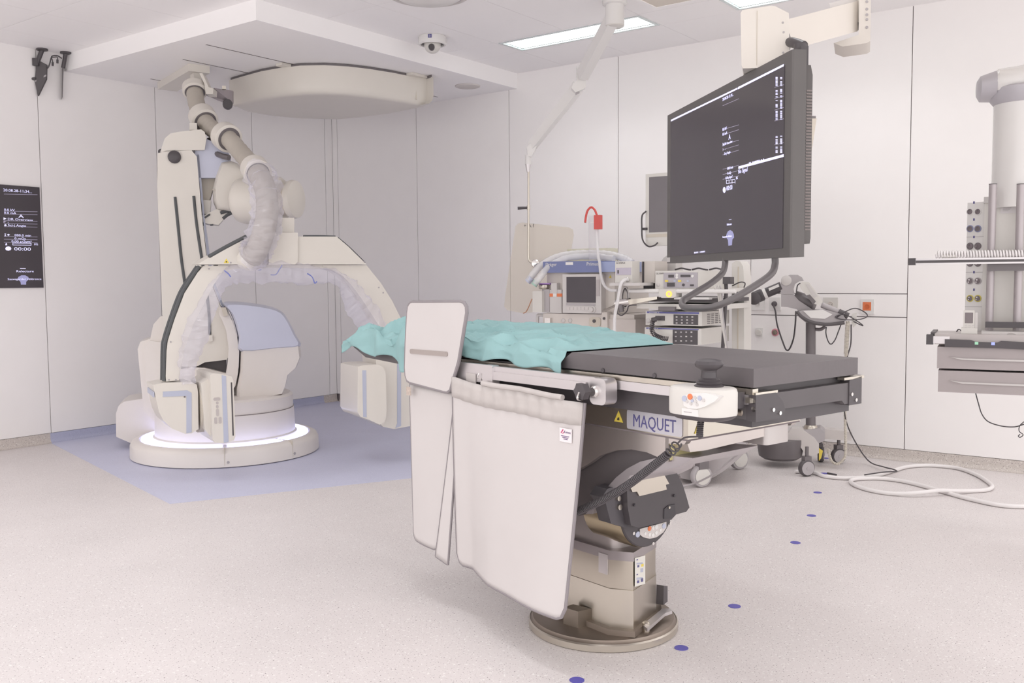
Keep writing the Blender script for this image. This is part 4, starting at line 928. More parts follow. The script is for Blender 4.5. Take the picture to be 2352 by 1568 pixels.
for x0 in (1786, 1796.5):
    for y0, y1 in ((176, 198), (203, 224), (229, 250), (254, 275), (311, 331), (336, 354)):
        marks(x0, y1, x0, y0, 7, 4.5, True)
for y0, y1 in ((201, 195), (227, 221), (253, 247), (278, 273), (333, 328)): dquad('screen_rule', [(1779, y0), (1800, y1), (1800, y1-0.8), (1779, y0-0.8)], glyphd)
obj('corner_label', box(DF, 0.004, 0.05, -0.0015, 0.0, zb+0.006, zb+0.03), greyl, front)
# grab handle below the display
hx0 = D(1667, 600)[0]; hx1 = D(1780, 595)[0]
def hpix(a, b, y): x, z = DF.iy(a, b, y); return DF.w(x, y, z)
hpath = [pd(1667, 585, 4.18), pd(1664, 615, 4.16), pd(1655, 632, 4.14), pd(1630, 652, 4.06), pd(1590, 676, 3.96), pd(1568, 691, 3.90), pd(1572, 705, 3.80), pd(1600, 708, 3.72), pd(1640, 704, 3.66), pd(1680, 688, 3.64), pd(1740, 652, 3.66), pd(1772, 628, 3.68), pd(1780, 608, 3.70), pd(1780, 588, 3.70)]
obj('grab_handle', tube(hpath, 0.014, 12, 6), M('handle_charcoal', (106, 101, 102), 0.35, var=0.02), dp, smooth=True)
# knuckle, housing box, boom
bm_beige = M('beige_boom', (226, 219, 211), 0.45, var=0.01)
HF = view_frame(1755, 3.95); HF = Fr(HF.o, YAW-0.28)
hx = lambda a, b, y: HF.iy(a, b, y)
hb_pts = [HF.iy(a, b, -0.12) for a, b in ((1701, 30), (1705, 23), (1770, 13), (1780, 14), (1812, 30), (1814, 130), (1780, 155), (1706, 157), (1703, 150))]
hous = obj('boom_housing', prism_xz(HF, hb_pts, -0.12, 0.16), bm_beige, dp, bevel=0.018, seg=3)
q0 = HF.iy(1739, 25, -0.122)[0]; obj('housing_seam', box(HF, q0-0.0015, q0+0.0015, -0.1215, -0.118, HF.iy(1739, 150, -0.12)[1], HF.iy(1739, 25, -0.12)[1]), creamd, hous)
for a, b in ((1798, 52), (1800, 74), (1799, 121)): obj('screw', cyl(HF.w(HF.iy(a, b, -0.12)[0], -0.12, HF.iy(a, b, -0.12)[1]), HF.w(HF.iy(a, b, -0.12)[0], -0.123, HF.iy(a, b, -0.12)[1]), 0.004, 8), grey, hous)
f0 = pd(1806, 97, 3.80)
obj('knuckle_flange', lathe(f0, V0.ex*0.8-V0.ey*0.4, [(0.034, 0), (0.034, 0.012), (0.020, 0.016)], 24), blk, dp, smooth=True)
obj('knuckle_arm', tube([f0, pd(1822, 98, 3.72), pd(1846, 106, 3.66)], 0.020, 14, 4), blk, dp, smooth=True)
obj('knuckle_post', cyl(pd(1838, 102, 3.66), pd(1836, 135, 3.66), 0.024, 16), blk, dp, smooth=True)
obj('display_yoke', box(DF, DW-0.12, DW-0.02, 0.045, 0.075, zt-0.1, zt+0.02), blk, dp, bevel=0.004)
arm = obj('boom_arm', prism([pd(1810, 44, 4.0), pd(1970, 2, 4.25), pd(1970, 72, 4.25), pd(1850, 105, 4.05), pd(1808, 112, 4.0)], ray(1900, 60)*0.19), bm_beige, dp, bevel=0.02, seg=3)
pf = view_frame(1985, 4.35); pf = Fr(pf.o, YAW-0.36)
pst = obj('boom_post', prism_xz(pf, [pf.iy(a, b, -0.08) for a, b in ((1974, -40), (2001, -40), (1999, 94), (1990, 99), (1935, 107), (1915, 99), (1972, 80))], -0.08, 0.14), bm_beige, dp, bevel=0.008)
for b in (4, 21, 34, 45, 63): obj('screw', cyl(pf.w(pf.iy(1991, b, -0.08)[0], -0.08, pf.iy(1991, b, -0.08)[1]), pf.w(pf.iy(1991, b, -0.08)[0], -0.084, pf.iy(1991, b, -0.08)[1]), 0.006, 10), grey, pst)
cx_, cz_ = pf.iy(1984, -20, 0.0)
obj('ceiling_column', box(pf, cx_-0.05, cx_+0.015, -0.03, 0.12, 2.50, HC-0.001), bm_beige, dp, bevel=0.01)
ux, uz = pf.iy(1955, 12, -0.06)
obj('arm_shroud', prism([pd(1905, 8, 4.2), pd(1968, -10, 4.25), pd(1968, 4, 4.25), pd(1908, 24, 4.2)], ray(1940, 10)*0.18), greyl, dp, bevel=0.006)
# slim beige cable cover on the back of the display
obj('rear_cover', prism([pd(1852, 272, 3.62), pd(1876, 272, 3.70), pd(1862, 362, 3.70), pd(1852, 400, 3.62)], -DF.ex*0.16), creamd, dp)
obj('cover_clip', prism([pd(1850, 266, 3.62), pd(1874, 266, 3.70), pd(1874, 273, 3.70), pd(1850, 273, 3.62)], -DF.ex*0.10), greyd, dp)
# ------------------------------------------------------------------ anaesthesia machine
PFm = Fr((0, 5.62, 0), 0)
def A(px_, py_, y=0.0): return PFm.iy(px_, py_, y)
def pbox(fr, pix, y0, y1):
    (a, b), (c, e) = pix; x0, z1 = fr.iy(a, b, y0); x1, z0 = fr.iy(c, e, y0); return box(fr, x0, x1, y0, y1, z0, z1)
ax0, ax1 = A(1247, 720)[0], A(1382, 720)[0]
an = thing('anaesthesia_machine', 'off-white anaesthesia machine with blue top bar and dark screen', 'anaesthesia machine', PFm.w((ax0+ax1)/2, 0.3, 0))
warmw = M('machine_beige', (212, 204, 198), 0.4, var=0.012)
zc = A(1300, 720)[1]
cab = obj('lower_cabinet', box(PFm, ax0, ax1+0.26, 0.0, 0.62, 0.16, zc), warmw, an, bevel=0.01)
obj('cabinet_side', box(PFm, ax1+0.02, ax1+0.275, -0.01, 0.55, 0.16, zc-0.03), M('machine_side', (206, 197, 192), 0.45), an, bevel=0.008)
obj('cabinet_post', pbox(PFm, ((1382, 716), (1395, 800)), -0.03, 0.05), warmw, an, bevel=0.004)
ub = obj('upper_case', pbox(PFm, ((1256, 624), (1412, 721)), 0.03, 0.52), warmw, an, bevel=0.008)
bar_m = M('blue_bar', (118, 126, 168), 0.4, var=0.01); bar_l = M('pale_blue_bar', (158, 168, 204), 0.4, var=0.01)
tbz = obj('top_bar', pbox(PFm, ((1247, 601), (1377, 625)), -0.02, 0.50), bar_m, an, bevel=0.004)
obj('top_bar_end', pbox(PFm, ((1377, 601), (1415, 624)), -0.02, 0.50), bar_l, tbz)
for s, a_, b_, h_ in (('Dräger', 1253, 611, 0.034), ('Primus', 1347, 610, 0.036)):
    x, z = A(a_, b_, -0.021); text('lettering', s, PFm, x, -0.0215, z, h_, pwhite, tbz)
obj('paper_label', pbox(PFm, ((1299, 602), (1316, 608)), -0.0225, -0.0205), pwhite, tbz)
bz = obj('monitor_bezel', pbox(PFm, ((1292, 630), (1381, 720)), -0.03, 0.04), greyl, an, bevel=0.005)
obj('monitor_screen', pbox(PFm, ((1301, 636), (1368, 695)), -0.033, -0.029), screen, bz, label='dark grey monitor screen')
obj('key_strip', pbox(PFm, ((1300, 696), (1367, 702)), -0.033, -0.029), grey, bz)
obj('soft_keys', pbox(PFm, ((1369, 642), (1377, 680)), -0.033, -0.029), M('key_grey2', (186, 178, 178), 0.5), bz)
for k in range(7): obj('key', pbox(PFm, ((1302+k*8.5, 705), (1308+k*8.5, 711)), -0.034, -0.03), M('key_pale', (212, 205, 203), 0.5), bz)
x, z = A(1367, 710); obj('rotary_knob', lathe(PFm.w(x, -0.03, z), -PFm.ey, [(0.026, 0), (0.026, 0.008), (0.017, 0.012), (0.016, 0.028)], 20), greyl, bz, smooth=True)
obj('flow_block', pbox(PFm, ((1256, 665), (1290, 719)), -0.005, 0.05), grey and greyl, an, bevel=0.004)
for p, m_ in ((((1262, 674), (1270, 681)), orange), (((1279, 674), (1291, 681)), orange), (((1270, 674), (1278, 681)), pwhite)): obj('gas_tag', pbox(PFm, p, -0.008, -0.004), m_, an)
warn(PFm.w(A(1397, 638)[0], 0.028, A(1397, 638)[1]), PFm.ex, PFm.ez, -PFm.ey, 0.022, ub)
hx_, hz_ = A(1247, 724); obj('grab_rail', tube([PFm.w(hx_, 0.02, hz_), PFm.w(hx_-0.05, 0.02, hz_), PFm.w(hx_-0.062, 0.02, hz_-0.02), PFm.w(hx_-0.062, 0.02, hz_-0.20)], 0.012, 10, 5), greyl, an, smooth=True)
for a_ in (1294, 1310):
    x, z = A(a_, 736); obj('gauge', lathe(PFm.w(x, 0.0, z), -PFm.ey, [(0.016, 0), (0.016, 0.006), (0.012, 0.008), (0.012, 0.006)], 20), greyl, cab, smooth=True)
x0, z1 = A(1354, 728); x1, z0 = A(1380, 751); obj('recess_panel', prism_xz(PFm, rrect(x0, x1, z0, z1, 0.02), -0.004, 0.002), creamd, cab)
x, z = A(1366, 737); obj('recess_knob', cyl(PFm.w(x, -0.004, z), PFm.w(x, -0.012, z), 0.012, 14), blk, cab)
obj('side_hook', pbox(PFm, ((1251, 730), (1263, 750)), -0.03, 0.0), chrome, cab, bevel=0.004)
x, z = A(1388, 731, -0.03); obj('post_knob', cyl(PFm.w(x, -0.03, z), PFm.w(x, -0.038, z), 0.009, 12), blk, cab)
for sx_ in (ax0+0.08, ax1+0.2):
    for sy_ in (0.06, 0.56):
        c_ = obj('castor', lathe(PFm.w(sx_-0.018, sy_, 0.062), PFm.ex, [(0.058, 0), (0.062, 0.006), (0.062, 0.03), (0.058, 0.036)], 24), grey, an, smooth=True)
        obj('castor_fork', box(PFm, sx_-0.024, sx_+0.024, sy_-0.03, sy_+0.03, 0.10, 0.165), greyd, c_)
# vaporiser block and absorber at its left flank
vb = obj('absorber_box', pbox(PFm, ((1223, 668), (1245, 717)), -0.04, 0.12), offw, an, bevel=0.004)
obj('absorber_side', pbox(PFm, ((1245, 664), (1262, 716)), -0.01, 0.14), grey, an, bevel=0.004)
obj('vent_cap', lathe(PFm.w(*(lambda q: (q[0], 0.03, q[1]))(A(1246, 664))), (0, 0, 1), [(0.04, 0), (0.045, 0.01), (0.045, 0.03), (0.03, 0.04)], 20), steel, an, smooth=True)
obj('purple_band', pbox(PFm, ((1233, 650), (1262, 653)), -0.02, 0.06), M('purple_tape', (164, 128, 190), 0.5), an)
obj('valve_column', pbox(PFm, ((1266, 650), (1279, 674)), -0.01, 0.08), greyl, an, bevel=0.004)
obj('drain_line', tube([pY(1222, 686, 5.58), pY(1214, 705, 5.57), pY(1208, 716, 5.57), pY(1202, 719, 5.57)], 0.004, 6), M('brown_tube', (176, 130, 104), 0.5), an)
# breathing hoses
def corr(path, r, turns=60):
    pts = spline(path, 14); n = len(pts); return add_tube(B(), pts, lambda t: r*(1+0.06*math.sin(t*turns*6.28)), 12)
h1 = obj('breathing_hose', corr([pY(1213, 645, 5.60), pY(1240, 612, 5.66), pY(1280, 590, 5.78), pY(1330, 582, 5.87), pY(1390, 583, 5.88), pY(1430, 592, 5.87), pY(1452, 604, 5.86)], 0.026), tubec, an, smooth=True)
obj('breathing_hose', corr([pY(1228, 652, 5.55), pY(1244, 632, 5.58), pY(1262, 612, 5.62), pY(1300, 593, 5.74), pY(1360, 588, 5.815), pY(1410, 594, 5.81)], 0.024), tubec, an, smooth=True)
obj('hose_connector', cyl(pY(1212, 647, 5.60), pY(1221, 637, 5.61), 0.024, 14), lav, h1, smooth=True)
obj('hose_connector', cyl(pY(1226, 655, 5.55), pY(1233, 645, 5.56), 0.024, 14), M('mint_plastic', (170, 200, 188), 0.4), h1, smooth=True)
obj('top_tray', pbox(PFm, ((1303, 572), (1395, 600)), 0.30, 0.45), M('clear_tray', (238, 236, 214), 0.1, alpha=0.35), an)

# suction wand standing on the machine
sw = thing('suction_wand', 'red suction handpiece with bent red tube in a clear cylinder', 'suction device', pY(1362, 600, 5.72))
wb_ = pY(1364, 600, 5.735); wb_.z = A(1300, 601, -0.02)[1]-0.001
obj('clear_cylinder', lathe(wb_, (0, 0, 1), [(0.038, 0), (0.038, A(1364, 494, 0.115)[1]-wb_.z)], 20, False), M('clear_cyl', (240, 238, 240), 0.08, alpha=0.16), sw, smooth=True)
obj('red_grip', pbox(PFm, ((1364, 494), (1377, 526)), 0.06, 0.10), redm, sw, bevel=0.004)
obj('red_tube', tube([pY(1371, 494, 5.70), pY(1366, 482, 5.70), pY(1358, 476, 5.70), pY(1350, 483, 5.69), pY(1346, 496, 5.69), pY(1344, 511, 5.68)], 0.008, 8), redm, sw, smooth=True)
obj('grip_clip', pbox(PFm, ((1356, 509), (1364, 513)), 0.07, 0.09), pwhite, sw)
obj('suction_line', tube([pY(1370, 527, 5.70), pY(1372, 565, 5.66), pY(1374, 588, 5.605), pY(1377, 602, 5.578), pY(1380, 630, 5.565), pY(1388, 655, 5.55), pY(1402, 666, 5.52), pY(1418, 667, 5.50)], 0.010, 8), tubec, sw, smooth=True)

# articulated holder with clear drip tube between the machines
hd_ = thing('holder_arm', 'small chrome articulated arm with a clear tube beside the anaesthesia machine', 'holder arm', pY(1425, 700, 5.45))
obj('arm_rod', cyl(pY(1384, 715, 5.57), pY(1430, 694, 5.45), 0.008, 10), steel, hd_, smooth=True)
obj('arm_joint', cyl(pY(1415, 697, 5.45), pY(1447, 692, 5.45), 0.024, 16), chrome, hd_, smooth=True)
obj('arm_link', prism([pY(1440, 688, 5.44), pY(1509, 681, 5.44), pY(1509, 687, 5.44), pY(1445, 700, 5.44)], (0, 0.025, 0)), steel, hd_, bevel=0.003)
obj('arm_clamp', cyl(pY(1425, 700, 5.44), pY(1428, 716, 5.44), 0.018, 12), greyd, hd_, smooth=True)
obj('drip_tube', tube([pY(1442, 642, 5.386), pY(1436, 642, 5.350), pY(1426, 652, 5.322), pY(1419, 690, 5.320), pY(1412, 730, 5.320), pY(1411, 790, 5.320)], 0.011, 8), tubec, hd_, smooth=True)
obj('arm_lead', tube([pY(1420, 705, 5.44), pY(1418, 718, 5.43), pY(1428, 724, 5.43), pY(1440, 714, 5.43), pY(1445, 702, 5.43), pY(1462, 700, 5.43)], 0.004, 6), blk, hd_)
for k, r_ in enumerate((0.05, 0.042, 0.034)):
    obj('hose_coil', tube([pY(1436, 683, 5.46+0.014*k)+Vector((0, 0, 0))+Vector((r_*0.6*math.cos(t), 0, r_*1.4*math.sin(t))) for t in [2*PI*i/12 for i in range(12)]], 0.006, 6, 4, True), (greyl, greyd, pwhite)[k], hd_)

# ------------------------------------------------------------------ endoscopy trolley
TF = Fr((0, 5.50, 0), 0)
tx0, tx1 = TF.iy(1483, 720, 0)[0], TF.iy(1612, 720, 0)[0]
tr = thing('endoscopy_trolley', 'white endoscopy equipment trolley with grey base and castors', 'trolley', TF.w((tx0+tx1)/2, 0.3, 0))
bsh = M('trolley_base_grey', (176, 169, 170), 0.4, var=0.02)
UF = view_frame(1640, 5.98); UF = Fr(UF.o, YAW-0.21)
ba = obj('trolley_base', pixloft(UF, [(1540, 1000), (1640, 990), (1716, 984), (1717, 1034), (1696, 1054), (1668, 1078), (1640, 1096), (1600, 1106), (1562, 1098), (1542, 1062)], 0.05, [(0.02, 0.95), (0.05, 1.0), (0.55, 1.0), (0.58, 0.95)]), bsh, tr, smooth=True, angle=40)
obj('base_skirt', pixloft(UF, soft([(1562, 1006), (1612, 1002), (1655, 1000), (1648, 1036), (1630, 1058), (1600, 1075), (1575, 1070), (1560, 1050)], 3), 0.0, [(-0.05, 0.84), (-0.03, 0.95), (0.0, 1.0), (0.06, 1.0)]), M('base_silver', (200, 194, 194), 0.3, 0.3), tr, smooth=True, angle=60)
obj('base_joint', pixprism(UF, [(1558, 1094), (1600, 1090), (1600, 1092), (1558, 1096)], 0.045, 0.06), gapm, ba)
for a_, b_ in ((1630, 1091), (1672, 1035)):
    x, z = UF.iy(a_, b_, 0.05); obj('base_screw', cyl(UF.w(x, 0.055, z), UF.w(x, 0.044, z), 0.006, 10), chrome, ba)
obj('trolley_frame', box(TF, tx0, tx1+0.03, 0.05, 0.50, 0.28, 0.62), offw, tr, bevel=0.006)
for p, s_ in ((pz(1610, 1118, 0), 1), (pz(1697, 1077, 0), 1), (Vector((tx0+0.02, 5.50, 0)), 1), (Vector((tx0+0.02, 6.12, 0)), 1)):
    f_ = Fr((p.x, p.y, 0), math.radians(-32))
    c_ = obj('castor', lathe(f_.w(-0.022, 0, 0.072), f_.ex, [(0.066, 0), (0.072, 0.008), (0.072, 0.036), (0.066, 0.044)], 28), grey, tr, smooth=True)
    obj('castor_disc', lathe(f_.w(0.0225, 0, 0.072), f_.ex, [(0.054, 0), (0.054, 0.004), (0.046, 0.006)], 28), offw, c_, smooth=True)
    obj('castor_fork', box(f_, -0.03, 0.03, -0.03, 0.04, 0.12, 0.18), greyd, c_, bevel=0.004)
pole_pix = [(1681, 605), (1690, 599), (1700, 600), (1707, 612), (1709, 640), (1709, 1000), (1681, 1000)]
obj('rear_column', prism_xz(TF, [TF.iy(a, b, 0.40) for a, b in pole_pix], 0.40, 0.52), offw, tr, bevel=0.012, seg=3)
obj('column_groove', box(TF, TF.iy(1695, 700, 0.398)[0]-0.004, TF.iy(1695, 700, 0.398)[0]+0.004, 0.397, 0.402, 0.3, TF.iy(1695, 612, 0.398)[1]), creamd, tr)
shf = obj('top_shelf', pbox(TF, ((1443, 663), (1640, 672)), -0.06, 0.48), offw, tr, bevel=0.012, seg=3)
obj('shelf_rail', cyl(pY(1446, 668, 5.43), pY(1690, 669, 5.43), 0.013, 12), pwhite, shf, smooth=True)
obj('lamp_housing', prism_xz(TF, [TF.iy(a, b, -0.085) for a, b in ((1513, 664), (1552, 664), (1552, 681), (1546, 684), (1520, 684), (1513, 679))], -0.085, 0.0), offw, shf, bevel=0.005)
x, z = TF.iy(1536.5, 675, -0.087); obj('ring_lamp', add_lathe(B(), TF.w(x, -0.086, z), -TF.ey, [(0.0125, 0), (0.020, 0.0), (0.020, 0.004), (0.0125, 0.004)], 28, False), M('amber_ring', (250, 200, 80), 0.4, emit=1.0), shf)
obj('dark_drawer', pbox(TF, ((1475, 684), (1655, 694)), 0.0, 0.45), blk2, tr)
obj('tray_papers', pbox(TF, ((1548, 682), (1628, 688)), -0.05, 0.3), pwhite, tr)
obj('mid_shelf', pbox(TF, ((1462, 697), (1650, 711)), -0.03, 0.46), offw, tr, bevel=0.006)
obj('shelf_holder', pbox(TF, ((1512, 704), (1550, 714)), -0.05, 0.0), greyd, tr)
obj('lower_shelf', box(TF, tx0, tx1+0.03, 0.0, 0.5, 0.60, 0.63), offw, tr, bevel=0.004)
obj('pump_hook', tube([pY(1666, 640, 5.55), pY(1668, 665, 5.55), pY(1666, 700, 5.55), pY(1660, 800, 5.55)], 0.012, 10), blk, tr, smooth=True)
obj('hook_head', pbox(TF, ((1660, 636), (1677, 652)), 0.02, 0.08), blk, tr, bevel=0.008)
for k in range(4): obj('cable', tube([pY(1642+k*4, 655, 5.46), pY(1650+k*3, 680, 5.45), pY(1654+k*2, 720, 5.47), pY(1668+k, 800, 5.5)], 0.005, 6), (offw, greyl, offw, grey)[k], tr)
obj('cable', tube([pY(1682, 656, 5.60), pY(1700, 648, 5.58), pY(1711, 650, 5.58), pY(1709, 660, 5.6)], 0.004, 6), blk, tr)
for a in (1551, 1590, 1630): obj('cable', tube([pY(a, 619, 5.62), pY(a+14, 616, 5.6), pY(a+26, 618, 5.62), pY(a+36, 620, 5.64)], 0.006, 6), blk, tr)

def unit(name, lab, cat, pixs, depth, y0=0.0, fr=TF, mat=offw):
    t = thing(name, lab, cat, fr.w(fr.iy(pixs[0][0], pixs[1][1], y0)[0], y0+depth/2, fr.iy(pixs[0][0], pixs[1][1], y0)[1]))
    obj('case', pbox(fr, pixs, y0, y0+depth), mat, t, bevel=0.005); return t
ua = unit('light_source', 'narrow white endoscopy unit with a lavender front panel', 'medical unit', ((1413, 600), (1452, 649)), 0.10, -0.10)
obj('front_panel', pbox(TF, ((1415, 615), (1449, 631)), -0.103, -0.099), M('panel_lilac', (190, 182, 196), 0.4), ua)
text('lettering', 'OLYMPUS', TF, TF.iy(1415, 606, -0.1)[0], -0.1015, TF.iy(1415, 606, -0.1)[1], 0.016, greyd, ua)
obj('slot', pbox(TF, ((1418, 620), (1421, 628)), -0.105, -0.102), blk, ua)
x, z = TF.iy(1442, 642, -0.1); obj('outlet', lathe(TF.w(x, -0.1, z), -TF.ey, [(0.014, 0), (0.014, 0.01), (0.009, 0.012)], 18), chrome, ua, smooth=True)
obj('support_tray', pbox(TF, ((1400, 649.5), (1470, 656)), -0.16, 0.02), greyl, ua, bevel=0.003)
sdv = thing('equipment_case', 'plain off-white unit case beside the narrow endoscopy unit', 'medical unit', pY(1480, 652, 5.55))
obj('case', pbox(TF, ((1474, 600), (1504, 650)), 0.03, 0.21), warmw, sdv, bevel=0.01)
obj('carry_strap', pbox(TF, ((1475, 601), (1479, 649)), 0.026, 0.0305), blk, sdv)
obj('feet', pbox(TF, ((1478, 649.5), (1501, 662.5)), 0.04, 0.19), blk, sdv)
ub_ = unit('electrosurgical_unit', 'white electrosurgical unit with grey control panel and yellow and blue marks', 'medical unit', ((1505, 622), (1604, 663)), 0.40, -0.02)
pn = obj('control_panel', pbox(TF, ((1524, 626), (1602, 661)), -0.024, -0.019), M('panel_grey', (180, 174, 180), 0.4), ub_)
text('lettering', 'OLYMPUS', TF, TF.iy(1507, 630, -0.02)[0], -0.0215, TF.iy(1507, 630, -0.02)[1], 0.016, greyd, ub_)
for p, m_ in ((((1535, 631), (1547, 637)), blk), (((1563, 631), (1585, 636)), blk), (((1532, 649), (1549, 658)), blk), (((1585, 653), (1593, 657)), blk), (((1527, 643), (1534, 647)), yel), (((1547, 643), (1552, 647)), lavs), (((1557, 643), (1564, 647)), yel), (((1577, 643), (1582, 647)), lavs)):
    obj('control', pbox(TF, p, -0.028, -0.023), m_, pn)
for a_, b_ in ((1555, 631), (1555, 637), (1591, 634), (1570, 654)):
    x, z = TF.iy(a_, b_, -0.024); obj('control', cyl(TF.w(x, -0.024, z), TF.w(x, -0.028, z), 0.009, 12), blk if a_ == 1570 else pwhite, pn)
x, z = TF.iy(1512, 654, -0.02); obj('power_button', lathe(TF.w(x, -0.02, z), -TF.ey, [(0.012, 0), (0.012, 0.004), (0.008, 0.006)], 16), greyl, ub_, smooth=True)
for nm, lb, p, dep, blackp, fl in (('video_processor', 'white endoscopy processor with blue top stripe and black key panel', ((1483, 714), (1612, 749)), 0.42, ((1547, 722), (1603, 746)), 1),
                              ('light_processor', 'lower endoscopy unit with a coiled black lead hanging over its front', ((1481, 751), (1611, 792)), 0.42, ((1545, 757), (1602, 792)), 2)):
    u = unit(nm, lb, 'medical unit', p, dep)
    (a, b), (c, e) = p
    obj('blue_stripe', pbox(TF, ((a+3, b+1), (c-7, b+7)), -0.003, 0.002), M('olympus_blue', (98, 98, 160), 0.4), u)
    text('lettering', 'OLYMPUS', TF, TF.iy(a+8, b+6, -0.004)[0], -0.0036, TF.iy(a+8, b+6, -0.004)[1], 0.017, pwhite, u)
    kp = obj('key_panel', pbox(TF, blackp, -0.003, 0.002), blk, u)
    for i in range(4):
        for j in range(3):
            aa = blackp[0][0]+5+i*12; bb = blackp[0][1]+4+j*(7 if fl == 1 else 10)
            obj('key', pbox(TF, ((aa, bb), (aa+4, bb+3.2)), -0.0055, -0.002), grey if (i+j) % 3 else greyl, kp)
    if fl == 1:
        x, z = TF.iy(1489, 736, 0); obj('power_button', lathe(TF.w(x, 0, z), -TF.ey, [(0.015, 0), (0.015, 0.006), (0.011, 0.009)], 20), greyl, u, smooth=True)
        obj('socket', pbox(TF, ((1505, 725), (1526, 736)), -0.006, 0.002), blk2, u)
        bmv = B()
        xs_ = tx1
        for r_ in range(6):
            for c_ in range(5):
                z0_ = TF.iy(1612, 722+r_*4.2, 0)[1]; add_box(bmv, TF, xs_+0.0005, xs_+0.003, 0.08+c_*0.06, 0.12+c_*0.06, z0_-0.005, z0_)
        obj('side_vents', bmv, greyd, u)
        upper_unit = u; obj('plug', cyl(pY(1507, 733, 5.46), pY(1497, 735, 5.44), 0.016, 12), blk, u, smooth=True)
    else:
        obj('coiled_lead', add_tube(B(), helix([pY(1499, 737, 5.44), pY(1497, 755, 5.44), pY(1503, 768, 5.44), pY(1520, 776, 5.44), pY(1535, 778, 5.45)], 0.013, 16, 9), 0.004, 6), blk, upper_unit, smooth=True)   # hangs from the plug of the unit above

# monitor behind the big display
mo = thing('endoscopy_monitor', 'beige-framed grey monitor partly behind the huge black display', 'monitor', pY(1540, 600, 5.75))
MF = Fr((0, 5.70, 0), 0)
fm = obj('monitor_frame', pbox(MF, ((1483, 400), (1640, 560)), 0.0, 0.06), offw, mo, bevel=0.006)
obj('monitor_screen', pbox(MF, ((1491, 407), (1632, 528)), -0.003, 0.002), M('grey_screen', (112, 106, 110), 0.2), fm, label='dark grey switched-off screen')
obj('chin_strip', pbox(MF, ((1484, 538), (1640, 539.5)), -0.002, 0.001), creamd, fm)
for a in (1494, 1511): obj('chin_mark', pbox(MF, ((a, 530), (a+12, 532)), -0.002, 0.001), grey, fm)
obj('monitor_stand', prism_xz(MF, [MF.iy(a, b, 0.06) for a, b in ((1513, 622), (1516, 605), (1524, 592), (1536, 584), (1552, 582), (1552, 622))], 0.06, 0.16), greyl, mo, bevel=0.012)
obj('monitor_cable', tube([pY(1484, 485, 5.69), pY(1475, 495, 5.67), pY(1474, 520, 5.67), pY(1476, 550, 5.67), pY(1488, 565, 5.66), pY(1502, 564, 5.66), pY(1511, 557, 5.68)], 0.0055, 8), blk, mo, smooth=True)
obj('cable_clip', pbox(MF, ((1474, 523), (1484, 528)), -0.02, 0.02), blk, mo)

# ------------------------------------------------------------------ contrast injector on its stand
cst = pz(1853, 1093, 0)
ij = thing('contrast_injector', 'grey contrast injector on a rolling pedestal with tray and hanging leads', 'injector stand', (-2.32, 6.52, 0))
ID = (Vector((-2.32, 6.52, 0))-CC).dot(CW)
IF = view_frame(1861, 6.60); IF = Fr(IF.o, YAW-0.31)
def I(a, b, y=0.0): x, z = IF.iy(a, b, y); return IF.w(x, y, z)
obj('post', cyl(I(1862, 738), I(1862, 990), 0.034, 20), greyd, ij, smooth=True)
obj('post_collar', lathe(I(1862, 985), (0, 0, 1), [(0.05, -0.01), (0.05, 0.015), (0.04, 0.03)], 20), steel, ij, smooth=True)
obj('hub', prism_xz(IF, [IF.iy(a, b, -0.08) for a, b in ((1842, 988), (1885, 984), (1895, 992), (1894, 1012), (1880, 1018), (1845, 1016))], -0.08, 0.10), grey, ij, bevel=0.012)
legm = M('leg_warm_grey', (214, 207, 204), 0.4, var=0.01)
obj('base_leg', prism([I(a, b, -0.10) for a, b in ((1818, 984), (1840, 984), (1870, 1005), (1881, 1020), (1881, 1040), (1868, 1046), (1850, 1044), (1836, 1022), (1822, 1010), (1760, 1010), (1806, 1000))], IF.ey*0.10), legm, ij, bevel=0.012, seg=3)
obj('base_leg', prism([I(a, b, 0.08) for a, b in ((1885, 984), (1956, 992), (1956, 1012), (1900, 1008), (1885, 1008))], IF.ey*0.10), legm, ij, bevel=0.010)
obj('base_tub', lathe(I(1792, 1052, -0.02), (0, 0, 1), [(0.12, 0.0), (0.15, 0.02), (0.165, 0.12), (0.165, 0.15)], 32), greyd, ij, smooth=True)
obj('base_leg', prism([I(a, b, -0.02) for a, b in ((1740, 1008), (1800, 998), (1850, 1000), (1850, 1014), (1760, 1020))], IF.ey*0.14), legm, ij, bevel=0.008)
def castor(px_, py_, ang, par):
    p = pz(px_, py_, 0); f_ = Fr((p.x, p.y, 0), ang)
    c_ = obj('castor', lathe(f_.w(0, -0.02, 0.056), f_.ey, [(0.050, 0), (0.056, 0.008), (0.056, 0.032), (0.050, 0.04)], 28), blk2, par, smooth=True)
    obj('castor_disc', lathe(f_.w(0, -0.0205, 0.056), -f_.ey, [(0.046, 0), (0.046, 0.003), (0.012, 0.003), (0.012, 0.006), (0, 0.006)], 28, False), grey, c_, smooth=True)
    obj('castor_fork', box(f_, -0.02, 0.03, -0.015, 0.03, 0.09, 0.135), greyd, c_, bevel=0.004)
    obj('castor_stem', cyl(f_.w(0.005, 0.005, 0.12), f_.w(0.005, 0.005, 0.20), 0.012, 10), greyd, c_)
    return c_
cc_ = castor(1852, 1093, YAW+0.25, ij); castor(1925, 1064, YAW+0.2, ij); castor(1885, 1060, YAW+1.2, ij)
obj('brake_lever', prism([I(a, b, -0.05) for a, b in ((1881, 1030), (1890, 1036), (1886, 1052), (1881, 1058))], IF.ey*0.03), yel, cc_)
